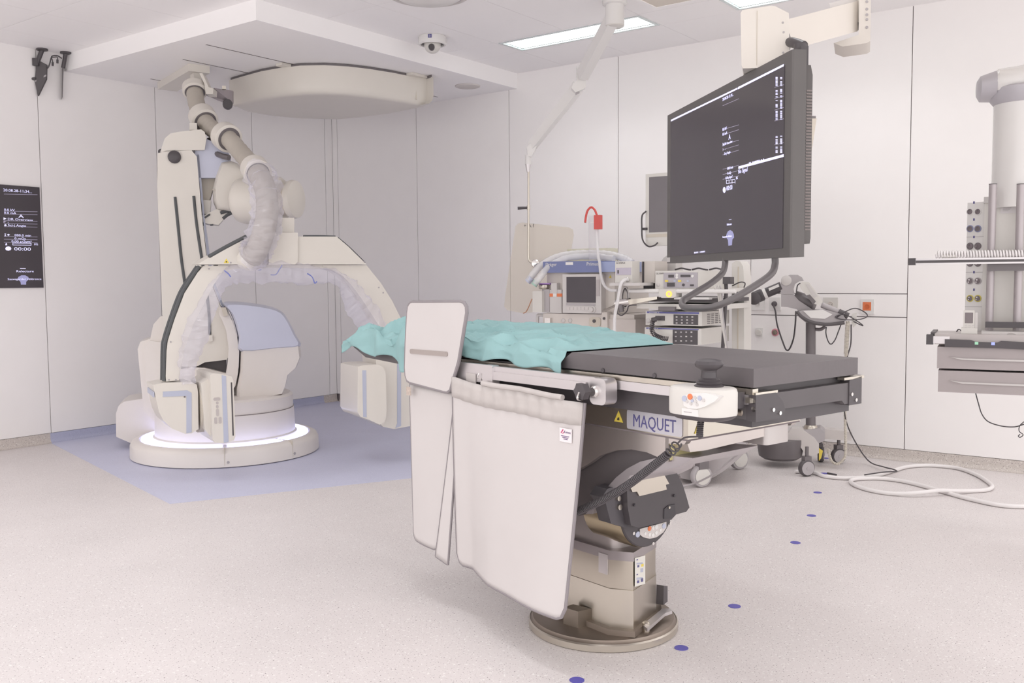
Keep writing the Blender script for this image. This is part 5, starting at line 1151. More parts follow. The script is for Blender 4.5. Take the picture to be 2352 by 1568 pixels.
# tray
obj('tray', prism([I(a, b, -0.12) for a, b in ((1828, 718), (1845, 712), (1900, 712), (1935, 722), (1945, 735), (1930, 742), (1880, 745), (1850, 740), (1838, 730))], IF.ey*0.22), grey, ij, bevel=0.014, seg=3)
obj('tray_rim', tube([I(a, b, -0.125) for a, b in ((1830, 715), (1842, 728), (1865, 740), (1900, 745), (1940, 741))], 0.012, 8), blk2, ij, smooth=True)
obj('tray_well', prism([I(a, b, -0.128) for a, b in ((1845, 714), (1890, 711), (1912, 722), (1895, 732), (1862, 730))], IF.ey*0.02), pwhite, ij, bevel=0.006)
obj('head_bracket', prism([I(a, b, -0.06) for a, b in ((1794, 676), (1822, 676), (1835, 690), (1880, 720), (1880, 738), (1855, 738), (1830, 710), (1808, 705), (1794, 704))], IF.ey*0.10), grey, ij, bevel=0.01)
obj('arm_sleeve', cyl(I(1826, 685, 0.03), I(1872, 700, 0.0), 0.055, 16), greyd, ij, smooth=True)
# head: pivot, black barrel, handset
obj('pivot', prism([I(a, b, -0.06) for a, b in ((1793, 675), (1793, 648), (1800, 636), (1815, 631), (1832, 631), (1842, 637), (1846, 645), (1836, 646), (1826, 652), (1822, 664), (1824, 675))], IF.ey*0.12), grey, ij, bevel=0.014, seg=3)
x, z = IF.iy(1806, 644, -0.062); obj('pivot_face', lathe(IF.w(x, -0.061, z), -IF.ey, [(0.036, 0), (0.036, 0.003), (0.032, 0.005)], 24), greyl, ij, smooth=True)
bx0, bx1 = I(1728, 686, -0.03), I(1795, 658, -0.03); ax_ = (bx1-bx0)
hdv = obj('injector_barrel', lathe(bx0, ax_, [(0.030, 0), (0.044, 0.006), (0.044, 0.075), (0.036, 0.085), (0.036, ax_.length)], 24), blk, ij, smooth=True)
obj('barrel_band', lathe(bx0+ax_.normalized()*0.085, ax_, [(0.039, 0), (0.039, 0.022)], 24), pwhite, hdv, smooth=True)
obj('barrel_label', prism([I(a, b, -0.072) for a, b in ((1765, 662), (1788, 652), (1790, 658), (1767, 668))], IF.ey*0.004), pwhite, hdv)
obj('barrel_knob', lathe(I(1733, 685, -0.03), -IF.ey, [(0.040, 0), (0.046, 0.02), (0.044, 0.05), (0.02, 0.06)], 24), blk, hdv, smooth=True)
hs2 = obj('handset', prism([I(a, b, -0.10) for a, b in ((1836, 655), (1842, 646), (1858, 648), (1884, 683), (1890, 693), (1882, 701), (1868, 697), (1840, 664))], IF.ey*0.04), offw, ij, bevel=0.008)
obj('handset_display', prism([I(a, b, -0.1015) for a, b in ((1850, 653), (1858, 653), (1878, 680), (1870, 684))], IF.ey*0.004), greyl, hs2)
obj('handset_grip', prism([I(a, b, -0.105) for a, b in ((1852, 678), (1860, 676), (1874, 692), (1868, 700))], IF.ey*0.045), greyd, hs2, bevel=0.004)
obj('handset_lead', tube([I(1838, 650, -0.08), I(1832, 655, -0.07), I(1830, 664, -0.07), I(1829, 676, -0.07)], 0.004, 6), blk, hs2)
obj('hand_lever', cyl(I(1888, 700, -0.06), I(1940, 722, -0.10), 0.020, 14), grey, ij, smooth=True)
obj('lever_tip', cyl(I(1926, 716, -0.09), I(1948, 726, -0.10), 0.023, 12), blk2, ij, smooth=True)
obj('patch_connector', prism([I(a, b, -0.1) for a, b in ((1957, 720), (1968, 718), (1967, 745), (1960, 752), (1956, 742))], IF.ey*0.02), offw, ij, bevel=0.004)
obj('loose_lead', tube([I(1920, 730, -0.12), I(1945, 714, -0.14), I(1965, 708, -0.12), I(1985, 716, -0.1), I(1992, 726, -0.1), I(1975, 733, -0.12), I(1940, 734, -0.13), I(1918, 728, -0.13), I(1940, 722, -0.13), I(1970, 738, -0.1), I(1982, 748, -0.1), I(1960, 738, -0.1)], 0.004, 6), blk, ij)
obj('loose_lead', tube([I(1898, 750, -0.06), I(1897, 765, -0.06), I(1902, 783, -0.06), I(1909, 790, -0.06), I(1918, 780, -0.06), I(1926, 760, -0.06), I(1932, 744, -0.08)], 0.004, 6), blk, ij)
obj('under_tray_bracket', tube([I(1872, 756, 0), I(1885, 756, 0), I(1896, 749, 0)], 0.012, 8), greyd, ij)
coilm = M('ivory_coil', (214, 206, 194), 0.45)
obj('coiled_lead', add_tube(B(), helix([I(1948, 738, -0.12), I(1946, 760, -0.11), I(1943, 815, -0.1)], 0.012, 24, 9), 0.0045, 6), coilm, ij, smooth=True)
obj('coiled_lead', add_tube(B(), helix([I(1943, 815, -0.1), I(1941, 900, -0.08), I(1941, 960, -0.07), I(1942, 1035, -0.06), I(1936, 1056, -0.06), I(1922, 1065, -0.06), I(1910, 1058, -0.06), I(1904, 1040, -0.05), I(1902, 1030, -0.05)], 0.006, 90, 7), 0.005, 6), coilm, ij, smooth=True)
pk = obj('black_lead', tube([I(1955, 745, -0.13), I(1954, 790, -0.11), I(1944, 830, -0.10), I(1939, 900, -0.09), I(1942, 960, -0.08), pz(1962, 1010, 0.18), pz(1995, 1058, 0.03), pz(2030, 1072, 0.032), pz(2050, 1077, 0.038), pz(2060, 1082, 0.039), pz(2040, 1083, 0.039), pz(2020, 1085, 0.038), pz(2000, 1088, 0.036), pz(1985, 1090, 0.030)], 0.0045, 8), blk, ij, smooth=True)

# ------------------------------------------------------------------ wall sockets on the service strip
WY = YR-0.0105
WW = Fr((0, WY, 0), 0)
def plate(px0, py0, px1, py1, name, lab, cat, grp=None, mat=pwhite):
    x0, z1 = WW.iy(px0, py0, 0); x1, z0 = WW.iy(px1, py1, 0)
    t = thing(name, lab, cat, WW.w((x0+x1)/2, 0, (z0+z1)/2), grp)
    obj('cover_plate', box(WW, x0, x1, -0.012, 0.0006, z0, z1), mat, t, bevel=0.004)
    return t, (x0+x1)/2, (z0+z1)/2
def recess(t, x, z, r, mat=greyl):
    s_ = obj('socket_face', lathe(WW.w(x, -0.012, z), -WW.ey, [(r, 0), (r, 0.003), (r*0.86, 0.003), (r*0.84, 0.0005), (0, 0.0005)], 24, False), mat, t, smooth=True)
    for dx in (-0.009, 0.009): obj('pin_hole', cyl(WW.w(x+dx, -0.0125, z), WW.w(x+dx, -0.0135, z), 0.003, 8), blk, s_)
t, x, z = plate(1726, 683, 1757, 712, 'wall_socket', 'white wall socket behind the injector barrel, nearest the trolley column', 'socket'); recess(t, x, z, 0.021)
t, x, z = plate(1768, 683, 1794, 712, 'wall_socket', 'white wall socket with a black plug below the injector barrel', 'socket'); recess(t, x, z, 0.021)
pl = thing('power_plug', 'black plug and looping lead in a white wall socket', 'plug', WW.w(x, -0.02, z))
obj('plug_body', lathe(WW.w(x, -0.013, z), -WW.ey, [(0.02, 0), (0.021, 0.01), (0.018, 0.028), (0.009, 0.04)], 20), blk, pl, smooth=True)
obj('plug_lead', tube([WW.w(x, -0.05, z), pY(1781, 715, 7.06), pY(1785, 745, 7.05), pY(1798, 785, 7.03), pY(1806, 803, 7.02), pY(1814, 800, 7.0), pY(1823, 775, 6.98), pY(1827, 740, 6.95), pY(1828, 715, 6.9)], 0.006, 8), blk, pl, smooth=True)
t, x, z = plate(1892, 683, 1925, 716, 'wall_socket', 'white wall socket with a cream round face above the injector tray', 'socket', None, offw); recess(t, x, z, 0.024, warmw)
t, x, z = plate(1978, 687, 2008, 721, 'orange_socket', 'square white wall plate with an orange socket insert', 'socket')
oi = obj('orange_insert', box(WW, x-0.032, x+0.028, -0.014, -0.011, z-0.028, z+0.034), orange, t)
obj('insert_ring', lathe(WW.w(x, -0.014, z), -WW.ey, [(0.018, 0), (0.018, 0.002), (0.014, 0.002), (0.013, 0.0005), (0, 0.0005)], 20, False), M('deep_orange', (206, 108, 66), 0.5), oi)
for a, b, c_, lab, nm in ((1744, 763, pwhite, 'round white wall outlet below the service strip', 'gas_outlet'), (1781, 763, redm, 'round steel wall outlet with a pink rim', 'gas_outlet')):
    x, z = WW.iy(a, b, 0); t = thing(nm, lab, 'wall outlet', WW.w(x, 0, z))
    if c_ is pwhite:
        obj('cover_plate', box(WW, x-0.028, x+0.028, -0.01, 0.0006, z-0.032, z+0.036), pwhite, t, bevel=0.004)
        obj('outlet_knob', lathe(WW.w(x, -0.01, z), -WW.ey, [(0.026, 0), (0.026, 0.012), (0.022, 0.016)], 24), offw, t, smooth=True)
    else:
        obj('outlet_rim', lathe(WW.w(x, 0, z), -WW.ey, [(0.030, 0), (0.030, 0.006), (0.022, 0.010)], 24), M('pink_rim', (214, 150, 160), 0.4), t, smooth=True)
        obj('outlet_core', lathe(WW.w(x, -0.008, z), -WW.ey, [(0.021, 0), (0.018, 0.014), (0.012, 0.016)], 20), steeld, t, smooth=True)
# ------------------------------------------------------------------ right-hand ceiling pendant
QF = view_frame(2300, 4.85); QF = Fr(QF.o, YAW-0.47)
def Q(a, b, y=0.0): x, z = QF.iy(a, b, y); return QF.w(x, y, z)
pdn = thing('supply_pendant', 'white ceiling supply pendant with sockets, rails and grey drawers', 'supply pendant', Q(2330, 905, 0.0))
colc = QF.iy(2347, 300, 0.08)[0]
zt_, zb_ = QF.iy(2340, 236, 0.08)[1], QF.iy(2340, 455, 0.08)[1]
obj('column', cyl(QF.w(colc, 0.08, zb_-0.05), QF.w(colc, 0.08, zt_), 0.134, 40), pwhite, pdn, smooth=True)
obj('collar', lathe(QF.w(colc, 0.08, zt_-0.01), (0, 0, 1), [(0.135, 0), (0.162, 0.035), (0.165, 0.075), (0.15, 0.085)], 40), lav and M('pendant_grey', (190, 186, 192), 0.35), pdn, smooth=True)
armz = QF.iy(2340, 190, 0.08)[1]
arm_dir = (V0.ex*0.9-V0.ey*0.35).normalized()
def armsec(c, w, h):
    return [c+QF.ey*0 + Vector((-arm_dir.y, arm_dir.x, 0))*(w*math.cos(t))+Vector((0, 0, 1))*(h*math.sin(t)) for t in [2*PI*i/20 for i in range(20)]]
def loft(secs):
    bm = B(); r_ = [[bm.verts.new(p) for p in s] for s in secs]; n = len(secs[0])
    for p, q in zip(r_, r_[1:]):
        for i in range(n): bm.faces.new((p[i], p[(i+1) % n], q[(i+1) % n], q[i]))
    bm.faces.new(r_[0][::-1]); bm.faces.new(r_[-1]); return bm
ac = QF.w(colc, 0.08, armz)
obj('arm', loft([armsec(ac-arm_dir*0.14+Vector((0, 0, -0.01)), 0.12, 0.06), armsec(ac-arm_dir*0.12+Vector((0, 0, -0.005)), 0.135, 0.078)]+[armsec(ac+arm_dir*s+Vector((0, 0, 0.015*s)), 0.14, 0.085) for s in (0.0, 0.5, 1.0)]), pwhite, pdn, smooth=True)
obj('arm_cap', loft([armsec(ac-arm_dir*0.215+Vector((0, 0, -0.02)), 0.06, 0.04), armsec(ac-arm_dir*0.20+Vector((0, 0, -0.02)), 0.10, 0.065), armsec(ac-arm_dir*0.13+Vector((0, 0, -0.012)), 0.128, 0.078)]), M('pendant_grey'), pdn, smooth=True)
obj('ceiling_stem', cyl(ac+arm_dir*0.9, ac+arm_dir*0.9+Vector((0, 0, HC-ac.z)), 0.09, 24), pwhite, pdn, smooth=True)
# service head: front case and angled socket column
fx0, fx1 = QF.iy(2258, 600, 0.02)[0], QF.iy(2258, 600, 0.02)[0]+0.42
hz0, hz1 = QF.iy(2270, 762, 0)[1], QF.iy(2270, 453, 0)[1]
head = obj('service_head', box(QF, fx0, fx1, 0.02, 0.30, hz0-0.02, hz1), offw, pdn, bevel=0.006)
obj('head_lid', box(QF, fx0-0.004, fx1, 0.012, 0.30, hz1-0.028, hz1+0.004), greyl, head, bevel=0.004)
lb_ = obj('rating_label', box(QF, fx0+0.075, fx0+0.145, 0.0165, 0.02, hz1-0.085, hz1-0.03), M('label_grey', (214, 209, 210), 0.5), head)
for k in range(5): obj('label_line', box(QF, fx0+0.085, fx0+0.135-0.006*k, 0.0155, 0.017, hz1-0.045-0.007*k, hz1-0.0425-0.007*k), grey, lb_)
SA = QF.a-math.radians(26)
so = QF.w(fx0, 0.05, 0)
SF = Fr((so.x, so.y, 0), SA); swd = 0.115
sx0_ = SF.iy(2219, 600, 0.0)[0]
scol = obj('socket_column', box(SF, sx0_, 0.008, 0.0, 0.10, hz0-0.05, SF.iy(2219, 466, 0)[1]), pwhite, pdn, bevel=0.004)
for b in (544, 625, 704): z = SF.iy(2230, b, -0.001)[1]; obj('module_joint', box(SF, sx0_, 0.008, -0.0012, 0.001, z-0.001, z+0.001), grey, scol)
for b, m_ in ((486, pwhite), (525, M('socket_blue', (140, 144, 176), 0.4)), (565, greyd), (604, greyd), (645, grey), (685, M('socket_yellow', (214, 200, 90), 0.4))):
    for a in (2228, 2246):
        x, z = SF.iy(a, b, -0.001)
        s_ = obj('socket', lathe(SF.w(x, 0.0, z), -SF.ey, [(0.0185, 0), (0.0185, 0.003), (0.0155, 0.004)], 24), m_, scol, smooth=True)
        obj('socket_well', lathe(SF.w(x, -0.004, z), -SF.ey, [(0.0145, 0), (0.0145, 0.0008), (0, 0.0008)], 20, False), M('well_grey', (128, 118, 122), 0.4), s_)
        obj('socket_pin', cyl(SF.w(x, -0.0045, z+0.006), SF.w(x, -0.012, z+0.006), 0.0035, 8), chrome, s_)
        obj('socket_pin', cyl(SF.w(x-0.006, -0.0045, z-0.006), SF.w(x-0.006, -0.008, z-0.006), 0.003, 8), chrome, s_)
    x, z = SF.iy(2237, b-21 if b < 640 else b-20, -0.001); obj('blue_mark', box(SF, x-0.004, x+0.004, -0.0015, 0.0, z-0.006, z+0.006), navy, scol)
for a in (2276, 2340):
    x = QF.iy(a, 600, -0.05)[0]
    obj('mast', cyl(QF.w(x, -0.05, hz0-0.03), QF.w(x, -0.05, QF.iy(a, 424, -0.05)[1]), 0.019, 20), M('mast_aluminium', (184, 176, 178), 0.45, 0.4), pdn, smooth=True)
    obj('mast_cap', cyl(QF.w(x, -0.05, QF.iy(a, 424, -0.05)[1]), QF.w(x, -0.05, QF.iy(a, 424, -0.05)[1]+0.004), 0.0195, 20), blk2, pdn, smooth=True)
xa, xb = QF.iy(2258, 600, -0.08)[0], QF.iy(2344, 600, -0.08)[0]
obj('rail_carrier', box(QF, xa+0.02, xb+0.02, -0.10, -0.03, QF.iy(2300, 622, -0.08)[1], QF.iy(2300, 600, -0.08)[1]), greyd, pdn, bevel=0.004)
x0, z1 = QF.iy(2087, 594, -0.14); z0 = QF.iy(2087, 608, -0.14)[1]
rl = obj('equipment_rail', box(QF, x0+0.03, x0+0.95, -0.14, -0.11, z0, z1), alu, pdn, bevel=0.003)
obj('rail_groove', box(QF, x0+0.035, x0+0.95, -0.142, -0.139, z0+0.009, z1-0.010), blk2, rl)
obj('rail_cap', box(QF, x0, x0+0.034, -0.145, -0.105, z0-0.002, z1+0.002), blk, rl, bevel=0.004)
p0, p1 = QF.iy(2150, 584, -0.125), QF.iy(2352, 583, -0.125)
obj('coiled_hose', add_tube(B(), helix([QF.w(p0[0], -0.125, p0[1]), QF.w((p0[0]+p1[0])/2, -0.125, (p0[1]+p1[1])/2), QF.w(p1[0]+0.25, -0.125, p1[1])], 0.017, 48, 12), 0.0042, 6), tubec and M('white_coil', (244, 240, 240), 0.25), pdn, smooth=True)
obj('hose_end', cyl(Q(2163, 588, -0.13), Q(2198, 588, -0.13), 0.010, 12), offw, pdn, smooth=True)
# shelf with drawers
gd = M('drawer_grey', (172, 163, 163), 0.45, 0.15, var=0.015)
yk = -0.26
x0, zt2 = QF.iy(2142, 766, yk); zb2 = QF.iy(2142, 795, yk)[1]
shl = obj('shelf', box(QF, x0+0.01, x0+0.75, yk, 0.05, zb2+0.012, zt2), M('shelf_grey', (190, 182, 180), 0.4), pdn, bevel=0.004)
obj('shelf_bumper', prism_xz(QF, [QF.iy(a, b, yk-0.02) for a, b in ((2170, 779), (2230, 781), (2240, 785), (2290, 787), (2300, 783), (2420, 790), (2420, 806), (2300, 800), (2170, 796))], yk-0.02, yk+0.02), blk, shl, bevel=0.004)
obj('shelf_rail', box(QF, x0-0.015, x0+0.08, yk-0.012, yk+0.006, zb2+0.016, zt2-0.012), alu, shl, bevel=0.002)
obj('shelf_cap', box(QF, x0-0.028, x0+0.004, yk-0.02, yk+0.03, zb2+0.010, zt2-0.004), blk, shl, bevel=0.005)
obj('shelf_side_rail', box(QF, x0-0.01, x0+0.012, yk+0.02, 0.04, zt2-0.012, zt2+0.006), blk2, shl)
for a, b, m_ in ((2243, 788, M('green_lamp', (150, 200, 170), 0.4, emit=0.3)), (2281, 789, M('blue_lamp', (150, 160, 240), 0.4, emit=0.6))):
    x, z = QF.iy(a, b, yk-0.021); obj('status_lamp', box(QF, x-0.008, x+0.008, yk-0.0225, yk-0.019, z-0.007, z+0.007), m_, shl)
for i, ((a, b), (c, e), (a2, e2)) in enumerate((((2153, 796), (2352, 858), (2153, 846)), ((2155, 850), (2352, 910), (2155, 900)))):
    dx0, dz1 = QF.iy(a, b, yk); dz0 = QF.iy(a2, e2, yk)[1]
    dw = obj('drawer', box(QF, dx0, dx0+0.62, yk, 0.03, dz0+0.0015, dz1), gd, pdn, bevel=0.004)
    hx0_ = QF.iy(2180, b+28, yk)[0]; hz_ = dz1-0.055
    obj('drawer_handle', prism_xz(QF, [(hx0_, hz_+0.006), (hx0_+0.06, hz_), (hx0_+0.6, hz_), (hx0_+0.6, hz_-0.010), (hx0_+0.06, hz_-0.008)], yk-0.010, yk+0.002), greyl, dw, bevel=0.002)
obj('shelf_boards', box(QF, QF.iy(2254, 768, -0.2)[0], x0+0.7, -0.20, -0.02, zt2, zt2+0.012), greyl, shl)
obj('clamp_bar', box(QF, QF.iy(2263, 745, -0.12)[0], QF.iy(2263, 745, -0.12)[0]+0.4, -0.13, -0.09, QF.iy(2263, 752, -0.12)[1], QF.iy(2263, 739, -0.12)[1]), blk, pdn, bevel=0.004)
obj('loose_lead', tube([Q(2262, 768, -0.2), Q(2300, 772, -0.2), Q(2320, 764, -0.2), Q(2340, 770, -0.2), Q(2352, 776, -0.2)], 0.004, 6), greyl, pdn)
obj('hanging_lead', tube([Q(2241, 903, -0.1), Q(2247, 925, -0.1), Q(2255, 950, -0.09), Q(2270, 968, -0.09), Q(2300, 978, -0.09), Q(2330, 980, -0.09), Q(2352, 974, -0.09)], 0.003, 6), blk, pdn)
obj('hanging_lead', tube([Q(2352, 968, -0.1), Q(2342, 978, -0.1), Q(2341, 990, -0.1), Q(2350, 998, -0.1), Q(2343, 1004, -0.1), Q(2339, 1001, -0.1), Q(2343, 997, -0.1)], 0.0025, 6), blk, pdn)
# handset in its cradle on the shelf
ph = thing('handset_phone', 'small white handset with grey screen standing in its cradle', 'handset', QF.w(QF.iy(2228, 770, -0.2)[0], -0.2, zt2))
x0_, z1_ = QF.iy(2213, 712, -0.2); x1_, z0_ = QF.iy(2238, 752, -0.2); zs = zt2
hb2 = obj('handset_body', prism_xz(QF, rrect(x0_, x1_, zs+0.02, z1_, 0.006), -0.215, -0.19), offw, ph, bevel=0.003)
obj('handset_screen', prism_xz(QF, rrect(x0_+0.008, x1_-0.007, z1_-0.065, z1_-0.012, 0.002), -0.2165, -0.214), M('handset_grey', (126, 116, 118), 0.3), hb2)
for k in range(6): obj('key', box(QF, x0_+0.008+0.016*(k % 3), x0_+0.020+0.016*(k % 3), -0.2165, -0.214, z1_-0.080-0.012*(k//3), z1_-0.073-0.012*(k//3)), greyl, hb2)
obj('cradle', box(QF, x0_-0.008, x1_+0.014, -0.225, -0.15, zs+0.0005, zs+0.03), offw, ph, bevel=0.006)
obj('cradle_back', box(QF, x1_+0.002, x1_+0.014, -0.205, -0.18, zs+0.02, z1_-0.012), greyl, ph)
obj('cradle_lead', tube([QF.w(x0_-0.006, -0.19, zs+0.012), QF.w(x0_-0.02, -0.18, zs+0.02), QF.w(x0_-0.03, -0.17, zs+0.008)], 0.003, 6), blk, ph)

# ------------------------------------------------------------------ ceiling-hung acrylic shield
sa = thing('acrylic_shield', 'clear acrylic radiation shield hung on a jointed white ceiling arm', 'radiation shield', pd(1412, 30, 6.42))
mt_ = pz(1412, 2, HC)
dep = (mt_-CC).dot(CW)
obj('ceiling_flange', lathe(Vector((mt_.x, mt_.y, HC-0.03)), (0, 0, 1), [(0.075, 0), (0.085, 0.006), (0.085, 0.0295)], 32), pwhite, sa, smooth=True)
zl = pd(1412, 58, dep).z
obj('ceiling_tube', cyl((mt_.x, mt_.y, zl), (mt_.x, mt_.y, HC-0.02), 0.066, 32), pwhite, sa, smooth=True)
obj('tube_cap', lathe(Vector((mt_.x, mt_.y, zl-0.012)), (0, 0, 1), [(0.05, 0), (0.064, 0.006), (0.064, 0.014)], 32), offw, sa, smooth=True)
def beam(p, q, w, h, mat, par, name='arm_beam', w2=None, h2=None):
    p, q = Vector(p), Vector(q); d = (q-p).normalized(); sdir = d.cross(Vector((0, 0, 1))).normalized(); up = sdir.cross(d)
    w2 = w2 or w; h2 = h2 or h
    A_ = [p+sdir*(sx*w)+up*(sz*h) for sx, sz in ((-1, -1), (1, -1), (1, 1), (-1, 1))]; B_ = [q+sdir*(sx*w2)+up*(sz*h2) for sx, sz in ((-1, -1), (1, -1), (1, 1), (-1, 1))]
    bm = B(); a = [bm.verts.new(v) for v in A_]; b = [bm.verts.new(v) for v in B_]
    bm.faces.new(a[::-1]); bm.faces.new(b)
    for i in range(4): bm.faces.new((a[i], a[(i+1) % 4], b[(i+1) % 4], b[i]))
    return obj(name, bm, mat, par, bevel=0.008)
beam(pd(1404, 48, dep), pd(1338, 172, 6.95), 0.035, 0.045, pwhite, sa)
obj('arm_joint', prism([pd(a, b, 6.95) for a, b in ((1325, 150), (1333, 150), (1345, 168), (1345, 200), (1336, 206), (1322, 212), (1313, 202), (1316, 192), (1325, 184))], CW*0.08), pwhite, sa, bevel=0.012, seg=3)
beam(pd(1330, 196, 7.0), pd(1222, 335, 7.3), 0.030, 0.042, pwhite, sa, 'spring_arm', 0.026, 0.034)
obj('arm_slot', prism([pd(1322, 214, 6.97), pd(1331, 210, 6.97), pd(1331, 213, 6.97), pd(1322, 217, 6.97)], CW*0.02), grey, sa)
obj('lower_joint', prism([pd(a, b, 7.27) for a, b in ((1210, 338), (1216, 331), (1240, 322), (1228, 345), (1220, 360), (1212, 358))], CW*0.07), pwhite, sa, bevel=0.010, seg=3)
obj('swivel', cyl(pd(1213, 356, 7.3), pd(1213, 378, 7.3), 0.024, 18), pwhite, sa, smooth=True)
obj('swivel_cone', cyl(pd(1213, 395, 7.3), pd(1213, 377, 7.3), 0.010, 18, 0.024), alu, sa, smooth=True)
obj('shield_rod', tube([pd(1214, 392, 7.3), pd(1214, 480, 7.3), pd(1214, 560, 7.3), pd(1214, 588, 7.3), pd(1217, 600, 7.3), pd(1228, 605, 7.28)], 0.0085, 12), steel, sa, smooth=True)
obj('rod_handle', cyl(pd(1213, 477, 7.3), pd(1189, 478, 7.3), 0.010, 12, 0.012), blk, sa, smooth=True)
obj('handle_hub', cyl(pd(1214, 472, 7.3), pd(1214, 482, 7.3), 0.014, 12), steel, sa, smooth=True)
obj('ball_mount', lathe(pd(1230, 605, 7.26), CW, [(0.012, -0.02), (0.03, -0.015), (0.034, 0.0), (0.034, 0.03)], 24), chrome, sa, smooth=True)
shpix = [(1184, 520), (1190, 513), (1200, 511), (1306, 522), (1316, 527), (1318, 540), (1312, 575), (1296, 660), (1280, 700), (1262, 714), (1200, 719), (1165, 712), (1158, 704), (1160, 680), (1172, 600)]
sp = obj('acrylic_panel', prism([pd(a, b, 7.34-(a-1230)*0.0012) for a, b in shpix], CW*0.012), acryl, sa, bevel=0.003)
text('lettering', '+ A f', Fr(pd(1206, 522, 7.33), YAW), -0.012, -0.002, 0.0, 0.04, blk, sa)

# ------------------------------------------------------------------ ceiling fittings
dm_ = thing('dome_camera', 'white ceiling dome camera with dark lens and blue number tag', 'security camera', pz(993, 84, HC))
dc_ = pz(993, 84, HC); ddep = (dc_-CC).dot(CW)
ring = obj('camera_body', lathe(Vector((dc_.x, dc_.y, HC-0.0005)), (0, 0, -1), [(0.105, 0), (0.112, 0.01), (0.112, 0.055), (0.104, 0.065), (0.092, 0.065), (0.090, 0.05), (0.0, 0.05)], 40, False), pwhite, dm_, smooth=True)
obj('dark_gap', lathe(Vector((dc_.x, dc_.y, HC-0.052)), (0, 0, -1), [(0.088, 0), (0.088, 0.002), (0, 0.002)], 32, False), blk, ring)
obj('dome', lathe(Vector((dc_.x, dc_.y, HC-0.045)), (0, 0, -1), [(0.066, 0), (0.066, 0.02)]+[(0.066*math.cos(t), 0.02+0.066*math.sin(t)) for t in [PI/2*i/8 for i in range(1, 9)]], 32, False), offw, dm_, smooth=True)
ln = pd(991, 107, ddep-0.06)
obj('lens', lathe(ln, CW, [(0.022, -0.004), (0.024, 0.0), (0.024, 0.03)], 24), blk, dm_, smooth=True)
tgd = ddep-0.112
dmf = Fr(dc_, YAW-0.09)
nt_ = obj('number_tag', box(dmf, -0.014, 0.014, -0.1145, -0.111, -0.036, -0.008), navy, dm_)
text('lettering', '3', dmf, -0.007, -0.1150, -0.031, 0.024, pwhite, nt_)
rd = thing('round_diffuser', 'round white ceiling fitting with a raised outer ring', 'ceiling fitting', pz(985, -8, HC))
rc_ = pz(985, -14, HC)
obj('outer_ring', lathe(Vector((rc_.x, rc_.y, HC-0.0005)), (0, 0, -1), [(0.27, 0), (0.27, 0.012), (0.245, 0.02), (0.235, 0.012)], 56, False), greyl, rd, smooth=True)
obj('centre_disc', lathe(Vector((rc_.x, rc_.y, HC-0.001)), (0, 0, -1), [(0.238, 0), (0.238, 0.008), (0.20, 0.03), (0.06, 0.04), (0, 0.04)], 56, False), pwhite, rd, smooth=True)
sk = thing('ceiling_speaker', 'flat round speaker grille under the lowered ceiling', 'speaker', pz(1074, 197, HS))
sc0 = pz(1074, 197, HS)
obj('speaker_grille', lathe(Vector((sc0.x, sc0.y, HS-0.0005)), (0, 0, -1), [(0.115, 0), (0.113, 0.008), (0.105, 0.011), (0, 0.011)], 48, False), M('speaker_white', (216, 210, 206), 0.7), sk, smooth=True)
# antennas in the corner of wall and ceiling
def antenna(px_, py_, lab, X):
    p = pz(px_, py_, HC); t = thing('antenna', lab, 'antenna', p); return t, p
a1_, p = antenna(84, 116, 'black ceiling antenna with a square tilted panel', 0)
dpt = (p-CC).dot(CW)-0.05
def ap(a, b, d=0.0): return pd(a, b, dpt+d)
obj('ceiling_disc', lathe(Vector((p.x+0.09, p.y, HC-0.0005)), (0, 0, -1), [(0.045, 0), (0.045, 0.012), (0.02, 0.016)], 24), blk, a1_, smooth=True)
obj('stem', cyl(Vector((p.x+0.09, p.y, HC-0.01)), ap(83, 150), 0.018, 12), blk, a1_, smooth=True)
obj('clamp', box(Fr(ap(83, 143), YAW), -0.022, 0.022, -0.02, 0.02, -0.03, 0.03), blk, a1_, bevel=0.004)
obj('antenna_panel', prism([ap(82, 140), ap(90, 139), ap(107, 148, 0.03), ap(106, 181, 0.03), ap(87, 220), ap(80, 188), ap(82, 160)], CW*0.018), blk2, a1_, bevel=0.003)
obj('panel_strap', prism([ap(81, 184, -0.003), ap(106, 171, 0.027), ap(106, 175, 0.027), ap(81, 188, -0.003)], CW*0.004), grey, a1_)
obj('strap_nut', cyl(ap(74, 181), ap(83, 181), 0.012, 10), blk, a1_)
a2_, p2 = antenna(146, 125, 'black ceiling antenna with a thin panel seen edge-on', 0)
d2 = (p2-CC).dot(CW)-0.05
obj('ceiling_disc', lathe(Vector((p2.x+0.09, p2.y-0.03, HC-0.0005)), (0, 0, -1), [(0.043, 0), (0.043, 0.012), (0.02, 0.016)], 24), blk, a2_, smooth=True)
obj('stem', cyl(Vector((p2.x+0.09, p2.y-0.03, HC-0.01)), pd(145, 156, d2), 0.016, 12), blk, a2_, smooth=True)
obj('antenna_panel', prism([pd(143, 156, d2), pd(146, 156, d2), pd(144, 222, d2), pd(141.5, 229, d2)], ray(143, 190)*0.12), greyd, a2_)
obj('antenna_lead', tube([ap(107, 160, 0.02), ap(113, 150, 0.02), ap(118, 132, 0.03), ap(122, 128, 0.04), ap(132, 128, 0.05), ap(142, 134, 0.06)], 0.005, 6), blk, a2_)
for a, b in ((121, 147), (132, 141)):
    obj('lead_connector', cyl(ap(a, b-4, 0.03), ap(a, b+4, 0.03), 0.009, 8), blk, a2_); obj('lead_stub', tube([ap(118, 132, 0.03), ap(a-1, b-10, 0.03), ap(a, b-4, 0.03)], 0.004, 6), blk, a2_)

